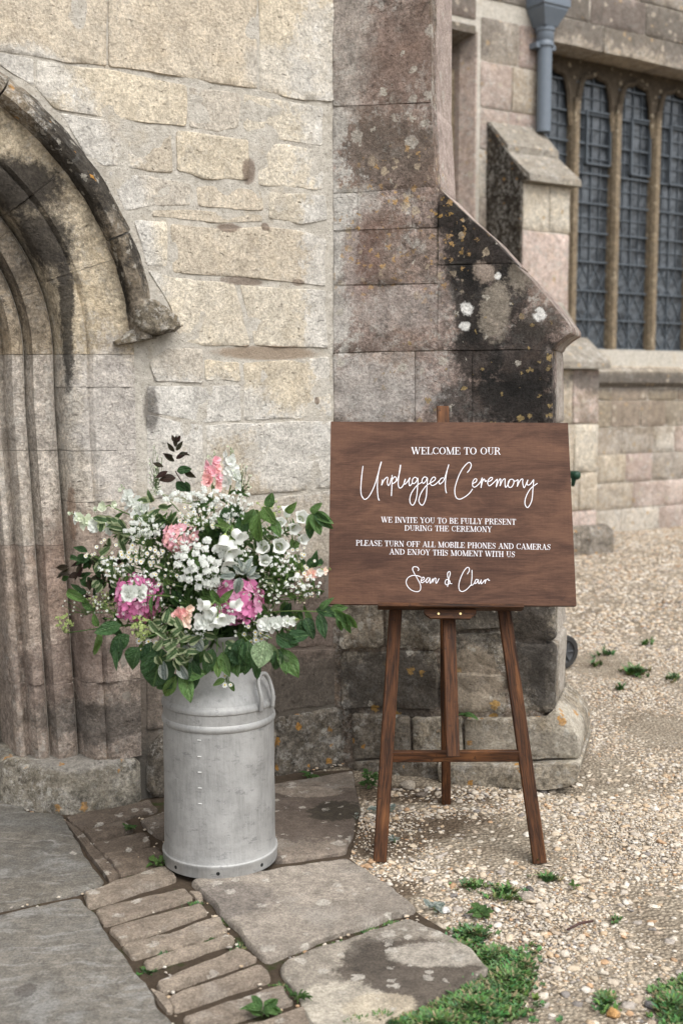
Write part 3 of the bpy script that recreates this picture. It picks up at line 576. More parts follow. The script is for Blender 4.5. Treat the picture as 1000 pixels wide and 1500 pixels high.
# ------------------------------------------------------------------ ground and paving
DIRT = [(600, 1220, .2, .1), (640, 1200, .2, .09), (555, 1300, .14, .1), (660, 1168, .26, .07), (590, 1165, .22, .1), (530, 1225, .07, .2), (575, 1240, .12, .1)]
gd = NT('gravelly_earth'); _p = gd.pos(); _v = gd.voro(_p, 75, out='Color'); _d = gd.voro(_p, 75); _n = gd.noise(_p, 5, 5)
_s = gd.n('SeparateColor'); gd.put(_s.inputs[0], _v)
_c = gd.mix(_s.outputs[0], (.3, .245, .18), (.45, .385, .295)); _c = gd.mix(gd.ss(_n, .4, .7, 0, .6), _c, (.2, .15, .105)); _c = gd.val(_c, gd.ss(_d, .0, .6, 1.1, .6))
for (x_, y_, a_, b_) in DIRT: _c = gd.mix(gd.math('MULTIPLY', gd.blob(_p, gd.noise(_p, 22, 6, .8), ground(x_, y_, -.014), (a_ * 1.1, b_ * 1.1, .2), .7), .85), _c, (.095, .068, .046))
M_EARTH = gd.done(_c, .95, gd.bump(_d, .012, -1.0) if False else gd.bump(gd.math('MULTIPLY', _d, -1.0), .012), spec=.15)
gm = MB().box((-60, -30, -.3), (60, 70, -.0105)).build('ground', M_EARTH); tag(gm, kind='structure')
sl = NT('soil_and_moss'); _p = sl.pos(); _n = sl.noise(_p, 30, 6, .75)
_c = sl.mix(_n, (.025, .019, .013), (.12, .09, .065)); _c = sl.mix(sl.ss(sl.noise(_p, 7, 5, .7), .55, .68, 0, .75), _c, (.035, .05, .014))
M_SOIL = sl.done(_c, 1.0, sl.bump(sl.noise(_p, 50, 6, .8), .012), spec=.1)
def gp(px, py): return ground(px, py, .012)[:2]
pathpoly = [gp(*p) for p in [(-260, 1150), (40, 1160), (215, 1158), (395, 1130), (516, 1122), (528, 1180), (512, 1252), (616, 1334), (700, 1385), (722, 1422), (610, 1480), (560, 1560), (540, 1800), (-600, 1800)]]
V = [(x, y, -.001 + nz(x, y, 1, 5) * .004) for x, y in pathpoly]
path = part('paved_path', V + [(x, y, -.1) for x, y in pathpoly], [tuple(range(len(V)))[::-1]] + [(i, (i + 1) % len(V), len(V) + (i + 1) % len(V), len(V) + i) for i in range(len(V))], M_SOIL, centre=False)
tag(path, kind='structure')
def pav_mat(name, tint, dark, light, vein=0.0, stains=(), spotcol=(.42, .39, .34), spotp=.2, bump=.004):
    t = NT(name); p = t.pos(); n1 = t.noise(p, 2.5, 7, .68); n2 = t.noise(p, 24, 7, .78); n3 = t.noise(p, 150, 3, .7)
    nzf = t.math('ADD', t.math('MULTIPLY', t.noise(p, 8, 5, .7), .55), t.math('MULTIPLY', t.noise(p, 45, 5, .8), .5))
    c = t.val(t.ocol(), t.ss(n2, .33, .67, .66, 1.3)); c = t.mix(t.ss(n1, .4, .65, 0, .55), c, dark); c = t.mix(t.ss(t.noise(p, 5, 6, .7), .52, .68, 0, .5), c, light)
    if vein: 
        wv = t.noise(t.scale(t.vmath('ADD', p, t.scale(t.noise(p, 3, 3, col=True), .25)), (3, 14, 3)), 2.4, 7, .75); c = t.mix(t.ss(wv, .5, .66, 0, vein), c, light); c = t.mix(t.ss(wv, .44, .33, 0, vein), c, dark)
    for (cc, r, k, colr, amt) in stains: c = t.mix(t.math('MULTIPLY', t.blob(p, nzf, cc, r, k, 0, .2), amt), c, t.val((*colr, 1), t.ss(n2, .3, .7, .7, 1.3)))
    mk = t.spots(p, 22, .5, spotp, .02); c = t.mix(t.math('MULTIPLY', mk, t.ss(n2, .3, .6, .1, .75)), c, spotcol)
    c = t.val(c, t.ss(n3, .32, .68, .72, 1.25))
    return t.done(c, .88, t.bump(t.math('ADD', n2, t.math('MULTIPLY', n3, .3)), bump), spec=.25)
g3 = lambda px, py: (*gp(px, py), .015)
M_YORK = pav_mat('smooth_grey_flag', None, (.1, .098, .092), (.26, .255, .24), vein=.6, spotp=.03, bump=.004, stains=[(g3(38, 1452), (.03, .035, .1), 1.0, (.07, .062, .055), .7), (g3(60, 1200), (.5, .12, .1), .6, (.09, .085, .075), .5)])
M_FLAG = pav_mat('worn_lichened_flag', None, (.14, .12, .1), (.34, .31, .27), spotp=.3, bump=.009,
                 stains=[(g3(600, 1430), (.2, .22, .1), .7, (.07, .055, .043), .85), (g3(545, 1400), (.08, .1, .1), .7, (.06, .05, .04), .7), (g3(640, 1400), (.14, .07, .1), .6, (.43, .39, .33), .6), (g3(500, 1470), (.12, .12, .1), .7, (.42, .38, .31), .7), (g3(560, 1480), (.1, .08, .1), .7, (.42, .36, .27), .7),
                         (g3(460, 1190), (.35, .28, .1), .6, (.085, .065, .052), .8), (g3(495, 1188), (.1, .1, .1), 1.1, (.028, .024, .016), .8), (g3(450, 1160), (.14, .06, .1), .6, (.3, .25, .2), .6), (g3(350, 1262), (.16, .12, .1), .5, (.06, .05, .042), .75), (g3(330, 1320), (.16, .12, .1), .6, (.15, .13, .115), .6)])
M_SETT = pav_mat('brown_sett', None, (.13, .1, .078), (.36, .32, .27), spotp=.25, bump=.011, stains=[(g3(200, 1210), (.3, .3, .1), .7, (.1, .078, .06), .75)])
def paver(name, pts, tint, m, seed, hz=.014, gap=.004, **k):
    q = inset([gp(*p) for p in pts], gap); kk = dict(bevel=.006, jit=.006, relief=.003, rnd=.01, res=.022, rings=(.93, .75, .5, .3, .12), rf=6); kk.update(k)
    V, Fc = slab(q, .05, seed, **kk); o = part(name, [(a, b, hz + t) for a, b, t in V], Fc, m, path, auto=50); o.color = (*tint, 1); return o
YG = lin(100, 95, 87)
paver('flagstone', [(-620, 1165), (32, 1150), (40, 1188), (92, 1192), (110, 1220), (152, 1290), (117, 1305), (0, 1331), (-620, 1478)], YG, M_YORK, 1, .011, gap=.004)
paver('flagstone', [(-620, 1489), (0, 1340), (119, 1314), (150, 1350), (256, 1502), (330, 1610), (-620, 1760)], lin(108, 103, 95), M_YORK, 2, .015, gap=.004)
FT = lin(142, 133, 122)
flags = [([(396, 1148), (470, 1136), (516, 1128), (528, 1180), (508, 1250), (400, 1262)], lin(124, 113, 102)), ([(276, 1290), (335, 1283), (440, 1268), (506, 1256), (560, 1288), (612, 1332), (505, 1366), (392, 1408), (362, 1385), (330, 1345)], FT),
         ([(405, 1412), (440, 1394), (515, 1370), (600, 1344), (690, 1386), (718, 1420), (668, 1452), (600, 1476), (565, 1500), (540, 1560), (470, 1530), (430, 1460)], lin(146, 138, 126)), ([(205, 1200), (242, 1188), (300, 1180), (300, 1255), (246, 1232), (222, 1220)], lin(104, 92, 80)),
         ([(300, 1175), (392, 1152), (398, 1262), (320, 1278), (280, 1280), (262, 1252)], lin(114, 102, 90))]
for i, (pts, tint) in enumerate(flags): paver('flagstone', pts, tint, M_FLAG, 10 + i, .014 + .003 * (i % 2), gap=.006, relief=.005)
def q7(*a): return [(x / 2, 1120 + y / 2) for x, y in a]
setts = [q7((195, 150), (440, 105), (458, 130), (240, 182)), q7((247, 192), (362, 165), (388, 188), (272, 225)), q7((275, 230), (422, 203), (436, 232), (312, 264)), q7((318, 266), (462, 240), (482, 282), (352, 318)),
         q7((188, 160), (228, 185), (348, 318), (322, 340)), q7((245, 377), (485, 295), (514, 332), (266, 412)), q7((287, 420), (540, 360), (562, 386), (312, 462)), q7((330, 475), (585, 403), (607, 430), (366, 514)),
         q7((366, 527), (640, 450), (664, 484), (400, 558)), q7((425, 577), (665, 500), (682, 515), (440, 592)), q7((458, 640), (700, 535), (746, 565), (482, 660)), q7((496, 680), (760, 588), (783, 626), (512, 716)),
         q7((535, 740), (820, 645), (857, 688), (602, 768)), q7((602, 800), (890, 710), (940, 742), (660, 850)), q7((680, 870), (945, 760), (980, 800), (720, 910)), q7((440, 655), (478, 668), (505, 708), (490, 715)), q7((555, 365), (590, 370), (595, 392), (575, 395))]
for i, pts in enumerate(setts):
    f = rs.uniform(.88, 1.1); up_ = min(p[1] for p in pts) < 1250
    t_ = lin(108, 96, 84) if up_ else lin(140, 128, 114)
    P_ = np.array(pts, float); c_ = P_.mean(0); ax_ = (P_[1] - P_[0]) / np.linalg.norm(P_[1] - P_[0]); nn_ = np.array([-ax_[1], ax_[0]]); D_ = P_ - c_
    pts = [tuple(v) for v in c_ + np.outer(D_ @ ax_, ax_) * 1.01 + np.outer(D_ @ nn_, nn_) * (1.06 if i not in (4, 15, 16) else 1)]
    paver('sett', pts, tuple(c * f for c in t_), M_SETT, 30 + i, .012 + rs.uniform(-.003, .004), gap=-.0045, bevel=.0045, jit=.0045, relief=.005, rnd=.007, res=.016, rf=12, rings=(.93, .75, .5, .25))

# ------------------------------------------------------------------ milk churn
al = NT('dull_aluminium'); _q = al.obj(); _n = al.noise(_q, 9, 6, .7); _g = al.noise(al.scale(_q, (30, 30, 3)), 4, 5, .7); _s = al.noise(_q, 60, 5, .8)
_dk = al.math('MULTIPLY', al.ss(al.noise(al.scale(_q, (3, 3, 7)), 6, 7, .8), .56, .64), .5)
_c = al.mix(al.ss(_n, .3, .7), (.255, .255, .248), (.4, .397, .383)); _c = al.mix(al.ss(_g, .35, .7, 0, .5), _c, (.41, .41, .4)); _c = al.mix(_dk, _c, (.13, .13, .135))
M_ALU = al.done(_c, al.ss(_n, .3, .7, .5, .68), al.bump(al.math('ADD', _n, al.math('MULTIPLY', _g, .15)), .004), metal=.45, spec=.45)
dk = NT('dark_hole'); M_HOLE = dk.done((.012, .012, .012), .8)
mk_ = NT('bright_scratch'); M_MARK = mk_.done((.72, .72, .7), .45, metal=.5)
cz = .0165; cg = ground(323, 1254, cz)
churn = empty('milk_churn', cg, 0, 'dull grey metal milk churn used as a vase, standing on the paving', 'milk churn')
_y = float(cg[1])
def zc_(py): return float(at_y(320, py, _y)[2]) - cz
r0 = 77.5 / F * 3.86; zS = zc_(1022); zN = zc_(985); zR = zS - .055
mb = MB().lathe([(.0, .006), (r0 * .99, .006), (r0, .0), (r0 + .004, .001), (r0 + .005, .006), (r0 + .005, .03), (r0 + .007, .034), (r0 + .0065, .04), (r0 + .002, .043), (r0, .05), (r0 - .0005, .09), (r0 - .001, .13), (r0 - .0015, .18), (r0 - .002, .23), (r0 - .0025, zS * .55), (r0 - .0025, zS * .7), (r0 - .003, zR - .012), (r0 + .001, zR - .008), (r0 + .003, zR), (r0 + .001, zR + .008), (r0 - .002, zR + .012), (r0 - .002, zS - .012), (r0 + .002, zS - .008), (r0 + .003, zS), (r0 - .001, zS + .008), (r0 - .006, zS + .014)], 72)
mb.V = [((k_ := 1 + (.009 * nz(x, y, z, 7, 3) if .06 < z < zS - .07 else 0)) * x, k_ * y, z) for x, y, z in mb.V]
mb.build('body', M_ALU, churn, auto=35, centre=False)
MB().lathe([(r0 - .006, zS + .013), (r0 - .013, zS + .034), (r0 - .03, zS + .06), (r0 - .05, zS + .082), (r0 - .064, zS + .096), (r0 - .069, zS + .108), (r0 - .069, zS + .116)], 64).build('shoulder', M_ALU, churn, auto=50, centre=False)
rn = r0 - .07; zt = zS + .116
MB().lathe([(rn, zt - .003), (rn, zt + .06), (rn + .012, zt + .085), (rn + .02, zt + .095), (rn + .02, zt + .103), (rn + .008, zt + .1), (rn - .006, zt + .06), (rn - .006, zt - .1)], 56).build('neck', M_ALU, churn, auto=50, centre=False)
for a in (R(-30), R(150)):
    ca, sa = math.cos(a), math.sin(a); tx, ty = -sa, ca
    def hpnt(r_, t_, z_): return (ca * r_ + tx * t_, sa * r_ + ty * t_, z_)
    pts = smooth_path([hpnt(r0 + .005, -.032, zS - .012), hpnt(r0 + .007, -.032, zS + .03), hpnt(r0 - .004, -.03, zS + .07), hpnt(r0 - .01, -.018, zS + .092), hpnt(r0 - .012, 0, zS + .097), hpnt(r0 - .01, .018, zS + .092), hpnt(r0 - .004, .03, zS + .07), hpnt(r0 + .007, .032, zS + .03), hpnt(r0 + .005, .032, zS - .012)], 5)
    MB().tube(pts, .0068, 8).build('handle', M_ALU, churn, smooth=True)
for k, px in enumerate((270, 328, 383)):
    p = at_y(px, (1268, 1272, 1255)[k], _y - .12); d = np.array([p[0] - cg[0], p[1] - cg[1]]); 
    dx = (px - 323) / F * 3.86; yy = -math.sqrt(max(r0 ** 2 - dx ** 2, 0)); d = np.array([dx, yy]); d /= np.linalg.norm(d)
    tt = np.array([-d[1], d[0]]); c_ = d * (r0 + .0052); V = [(c_[0] + tt[0] * .006 * math.cos(2 * PI * j / 10), c_[1] + tt[1] * .006 * math.cos(2 * PI * j / 10), .019 + .006 * math.sin(2 * PI * j / 10)) for j in range(10)]
    m2 = MB(); m2.prism(list(range(10)), lambda j: V[j], lambda j: (V[j][0] - d[0] * .004, V[j][1] - d[1] * .004, V[j][2])); m2.build('drain_hole', M_HOLE, churn)
for py in (1084, 1108, 1131, 1154, 1177):
    z_ = float(at_y(285, py, _y - r0 * .95)[2]) - cz; m2 = MB(); a0 = math.atan2(-.98, -.24)
    m2.tube([((r0 - .0015) * math.cos(a0 + da), (r0 - .0015) * math.sin(a0 + da), z_ + da * .0) for da in (-.032, 0, .032)], .0016, 6); m2.build('level_mark', M_MARK, churn)
MB().lathe([(.0, 0), (.016, 0), (.016, .03), (.0, .03)], 12).build('dark_lug', M_HOLE, churn).location = (-r0 * .97, .055, zS - .03)  # small dark cylinder at the churn's left edge

# ------------------------------------------------------------------ easel
wd = NT('walnut_stained_wood'); _q = wd.obj(); _r = wd.rnd(); _o = wd.vmath('ADD', _q, wd.scale(wd.vmath('ADD', (0, 0, 0), wd.n('ObjectInfo').outputs['Location']), 3.0))
_g = wd.noise(wd.scale(_o, (34, 34, 2.2)), 3.5, 6, .7, .8); _b = wd.noise(wd.scale(_o, (6, 6, 1.2)), 3, 4)
_c = wd.mix(wd.ss(_g, .36, .66), (.016, .0065, .003), (.085, .033, .012)); _c = wd.mix(wd.ss(_b, .5, .7, 0, .75), _c, (.17, .07, .025)); _c = wd.mix(wd.ss(wd.noise(_o, 45, 4), .6, .68, 0, .7), _c, (.02, .01, .006))
M_WOOD = wd.done(_c, .62, wd.bump(_g, .0015), spec=.2)
def beam(name, a, b, w_, d_, m, parent, ref, face=(0, -1, 0), taper=1.0):
    """a squared timber from a to b; local z runs along it so the grain follows"""
    a, b = Vector(a), Vector(b); z = (b - a).normalized(); y = -Vector(face); y = (y - z * y.dot(z)).normalized(); x = y.cross(z)
    L = (b - a).length; e = .0025; V = []; 
    for zz, k in ((0, taper), (L * .33, 1), (L * .66, 1), (L, 1)):
        W, D = w_ / 2 * k, d_ / 2
        V += [(-W + e, -D, zz), (W - e, -D, zz), (W, -D + e, zz), (W, D - e, zz), (W - e, D, zz), (-W + e, D, zz), (-W, D - e, zz), (-W, -D + e, zz)]
    Fc = [(i * 8 + k, i * 8 + (k + 1) % 8, i * 8 + 8 + (k + 1) % 8, i * 8 + 8 + k) for i in range(3) for k in range(8)] + [tuple(range(8))[::-1], tuple(range(24, 32))]
    me = mesh(name, V, Fc); fixn(me); o = link(name, me, m, parent)
    o.matrix_local = Matrix.Translation(a - ref) @ Matrix((x, y, z)).transposed().to_4x4(); return o
fl, fr_, fb = [Vector(ground(*p, -.008)) for p in ((556, 1262), (790, 1264), (653, 1176))]
eref = (fl + fr_) / 2; eref.z = -.008
easel = empty('easel', eref, 0, 'dark walnut-stained wooden tripod easel holding the ceremony sign', 'easel')
D_B, D_T = 3.79, 3.79 / .956
ctr = lambda a, b: (Vector(a) + Vector(b)) / 2
tl, tr, brr, bll = [Vector(at_depth(x, y, d)) for x, y, d in ((486, 618, D_T), (833, 619, D_T - .01), (842, 888, D_B - .012), (479, 884, D_B))]
sx_ = ((tr - tl) + (brr - bll)).normalized(); sz_ = ((tl - bll) + (tr - brr)); sz_ = (sz_ - sx_ * sz_.dot(sx_)).normalized(); sn = sz_.cross(sx_) * -1   # towards the viewer
if sn.y > 0: sn = -sn
s0 = bll
def spl(px, py, off=0.0):                    # point on the plane of the board
    r = Vector(ray(px, py)); q = s0 + sn * off; c = Vector(CAM); return c + r * ((q - c).dot(sn) / r.dot(sn))
BTH = .018; LEGD = -BTH - .022
lean = lambda px, py: spl(px, py, LEGD)
tl_ = lean(592, 690); tr_ = lean(709, 690)
for foot, top in ((fl, tl_), (fr_, tr_)):
    up_ = foot + (top - foot) * 1.0; apex_ = foot + (top - foot) * 1.06
    beam('leg', foot, apex_, .043, .03, M_WOOD, easel, eref)
mast_b, mast_t = lean(663, 1108), lean(648, 596)
off_ = sn * -.002
o = beam('mast', mast_b, mast_t, .042, .018, M_WOOD, easel, eref)
hinge = lean(650, 650) - sn * .03
beam('rear_leg', fb, hinge, .032, .034, M_WOOD, easel, eref)
cbl, cbr = fl + (tl_ - fl) * .258, fr_ + (tr_ - fr_) * .262
beam('crossbar', cbl + Vector((.012, -.001, 0)), cbr - Vector((.012, .001, 0)), .036, .02, M_WOOD, easel, eref)
la, lb = spl(553, 888, .012), spl(765, 890, .012)
beam('ledge', la, lb, .013, .06, M_WOOD, easel, eref, face=tuple(sn))
m2 = MB(); q = [(621, 892), (697, 893), (697, 899), (688, 906), (630, 905), (621, 898)]
pa = [spl(x, y, .014) for x, y in q]; pb = [p - sn * .022 for p in pa]
m2.prism(list(range(6)), lambda i: tuple(pa[i] - eref), lambda i: tuple(pb[i] - eref)); blk_ = m2.build('ledge_block', M_WOOD, easel)
blk_.data.transform(Matrix.Rotation(PI / 2, 4, 'Y')); blk_.rotation_euler = (0, -PI / 2, 0)
br_ = NT('brass_screw'); M_BRASS = br_.done((.55, .42, .2), .35, metal=.9)
for x in (642, 674):
    c_ = spl(x, 899, .0155) - eref; m2 = MB(); m2.tube([c_ - sn * .002, c_ + sn * .001], .0038, 10); s_ = m2.build('screw', M_BRASS); s_.parent = blk_; s_.matrix_local = blk_.matrix_basis.inverted() @ s_.matrix_basis

# ------------------------------------------------------------------ the sign
sb = NT('stained_plywood'); _q = sb.obj(); _g = sb.noise(sb.scale(_q, (2.6, 2.6, 75)), 2.4, 9, .8, .4); _b = sb.noise(sb.scale(_q, (1.6, 1, 5)), 2.4, 5, .65, .8); _f = sb.noise(sb.scale(_q, (7, 7, 120)), 4, 5, .8); _x = sb.noise(sb.scale(_q, (60, 1, 5)), 2.5, 3, .6)
_c = sb.mix(sb.ss(_b, .3, .72), (.042, .02, .0135), (.105, .053, .033)); _c = sb.mix(sb.ss(_g, .42, .75, 0, .45), _c, (.14, .072, .044)); _c = sb.mix(sb.ss(_g, .42, .22, 0, .5), _c, (.028, .014, .01))
_c = sb.val(_c, sb.ss(_f, .3, .7, .76, 1.22)); _c = sb.val(_c, sb.ss(_x, .35, .65, .97, 1.03))
_c = sb.mix(sb.ss(sb.noise(sb.scale(_q, (3.5, 1, 9)), 3, 6, .7, 1.5), .66, .74, 0, .6), _c, (.028, .016, .014))
M_BOARD = sb.done(_c, .68, sb.bump(_g, .0008), spec=.16)
smat = Matrix((sx_, -sn, sz_)).transposed().to_4x4(); smat.translation = s0
sinv = smat.inverted()
def sl_(px, py):                             # photo pixel -> board coordinates (x, z)
    v = sinv @ spl(px, py); return (v.x, v.z)
sign = empty('welcome_sign', s0, 0, 'brown wooden board with white lettering resting on the easel', 'sign'); sign.matrix_world = smat
cs = [sl_(479, 884), sl_(842, 888), sl_(833, 619), sl_(486, 618)]
x0 = (cs[0][0] + cs[3][0]) / 2; x1 = (cs[1][0] + cs[2][0]) / 2; z0 = (cs[0][1] + cs[1][1]) / 2; z1 = (cs[2][1] + cs[3][1]) / 2
b_ = MB(); e = .0015
prof = [(x0 + e, z0), (x1 - e, z0), (x1, z0 + e), (x1, z1 - e), (x1 - e, z1), (x0 + e, z1), (x0, z1 - e), (x0, z0 + e)]
b_.prism(prof, lambda p: (p[0], 0, p[1]), lambda p: (p[0], BTH, p[1])); board = b_.build('board', M_BOARD, sign)
vt = NT('white_vinyl'); M_VINYL = vt.done((.64, .63, .66), .5)
def ribbon(mb, pts, wd, z=-.0006):
    P = [np.array(p, float) for p in pts]; n = len(P)
    if n < 2: return
    V = []
    for i in range(n):
        t = P[min(i + 1, n - 1)] - P[max(i - 1, 0)]; L = np.linalg.norm(t)
        t = t / L if L > 1e-9 else np.array([1, 0]); nn = np.array([-t[1], t[0]]) * wd / 2
        V += [(P[i][0] + nn[0], z, P[i][1] + nn[1]), (P[i][0] - nn[0], z, P[i][1] - nn[1])]
    mb.add(V, [(2 * i, 2 * i + 2, 2 * i + 3, 2 * i + 1) for i in range(n - 1)])
def script(strokes, ox, oy, sc, wd, name):
    mb = MB()
    for i, st in enumerate(strokes):
        pts = smooth_path([(ox + x * sc, oy + y * sc) for x, y in st], 6); ribbon(mb, [sl_(*p) for p in pts], wd, -.0006 - i * .00002)
    o = part(name, mb.V, mb.F, M_VINYL, sign, fix=False); return o
script([[(82, 90), (70, 180), (60, 300), (62, 380), (85, 430), (110, 438), (150, 400), (200, 300), (240, 170), (275, 45)], [(272, 48), (250, 130), (235, 230), (232, 330), (240, 420), (252, 452)],
        [(285, 232), (280, 265), (275, 293)], [(277, 290), (300, 240), (330, 208), (341, 222), (335, 260), (345, 295), (362, 275), (378, 215)], [(385, 185), (383, 300), (378, 405)],
        [(382, 240), (410, 205), (430, 215), (425, 250), (400, 272), (385, 272)], [(400, 272), (440, 235), (465, 150), (475, 78)], [(473, 80), (458, 180), (449, 270), (458, 315), (480, 318), (505, 285), (525, 228)], [(525, 225), (513, 260), (518, 282), (545, 255), (572, 212)], [(572, 212), (562, 260), (570, 298), (598, 268)],
        [(648, 222), (625, 208), (600, 230), (598, 265), (615, 275), (640, 250), (655, 218), (652, 300), (640, 420), (610, 495), (582, 490), (570, 440), (590, 370), (640, 300), (695, 262)],
        [(755, 215), (725, 205), (700, 232), (700, 262), (715, 272), (740, 245), (754, 215), (750, 300), (740, 420), (710, 495), (680, 490), (665, 445), (690, 370), (740, 300), (790, 265)],
        [(785, 268), (828, 242), (838, 215), (815, 208), (790, 240), (785, 275), (805, 295), (840, 280), (882, 240)], [(925, 215), (900, 220), (878, 250), (880, 278), (900, 270), (930, 230), (978, 75)], [(976, 80), (955, 160), (942, 260), (945, 340), (955, 375)]], 520, 670, .14, .0027, 'lettering')
script([[(205, 160), (230, 130), (248, 85), (235, 55), (210, 60), (160, 115), (115, 200), (80, 310), (78, 380), (95, 425), (130, 437), (180, 415), (230, 375), (262, 330)],
        [(265, 275), (298, 255), (305, 230), (285, 225), (265, 255), (262, 295), (280, 312), (310, 295), (345, 255), (362, 215)], [(362, 212), (355, 260), (350, 320)], [(352, 300), (370, 240), (385, 228), (395, 255), (410, 240)],
        [(420, 258), (458, 240), (470, 215), (450, 212), (425, 240), (420, 275), (435, 298), (465, 280), (515, 230)], [(520, 225), (515, 270), (508, 312)], [(510, 305), (540, 235), (555, 228), (553, 265), (548, 300)], [(548, 300), (575, 240), (600, 225), (600, 265), (605, 312), (625, 295), (650, 240)],
        [(680, 228), (650, 235), (632, 270), (640, 310), (670, 310), (692, 270), (690, 240), (675, 228)], [(690, 248), (712, 248), (735, 232)], [(735, 232), (735, 260), (728, 308)], [(730, 300), (760, 240), (785, 228), (785, 270), (800, 318), (825, 270), (840, 235)],
        [(840, 235), (830, 270), (838, 290), (865, 280), (900, 232)], [(900, 232), (893, 320), (880, 450), (845, 520), (820, 515), (808, 470), (825, 400), (870, 325), (940, 272)]], 655, 670, .14, .0027, 'lettering')
script([[(190, 80), (200, 65), (185, 42), (150, 38), (135, 60), (150, 100), (190, 170), (218, 230), (215, 280), (185, 298), (130, 285), (85, 245), (68, 195), (90, 150), (140, 128), (200, 135), (225, 150)],
        [(225, 185), (253, 170), (255, 150), (238, 150), (222, 185), (232, 205), (260, 190), (288, 165)], [(310, 155), (290, 155), (275, 185), (285, 205), (305, 180), (318, 155), (315, 190), (322, 210), (345, 165)], [(348, 160), (345, 205)], [(347, 195), (365, 160), (378, 160), (376, 195), (385, 210), (412, 160)],
        [(500, 248), (510, 180), (528, 110), (520, 88), (503, 100), (500, 135), (518, 185), (530, 212), (548, 214)], [(520, 182), (490, 170), (475, 200), (485, 225), (510, 222), (525, 195), (520, 182)],
        [(705, 115), (725, 85), (725, 52), (705, 45), (670, 85), (635, 160), (618, 230), (625, 280), (655, 297), (700, 275), (745, 228)], [(755, 72), (755, 150), (748, 228), (770, 220), (790, 190)], [(818, 175), (800, 170), (785, 195), (790, 215), (812, 195), (822, 172), (822, 200), (830, 215), (848, 185)], [(852, 172), (848, 205), (857, 215), (885, 180)], [(892, 170), (893, 215)], [(893, 200), (905, 175), (925, 165), (930, 182), (942, 178)]], 585, 825, .14, .0024, 'lettering')
K, T = .15, .055
def arc(cx, cy, rx, ry, a0, a1, n=10): return [(cx + rx * math.cos(R(a0 + (a1 - a0) * i / n)), cy + ry * math.sin(R(a0 + (a1 - a0) * i / n))) for i in range(n + 1)]
def ser(x, y, w_=.2): return ([(x - w_ / 2, y), (x + w_ / 2, y)], T)
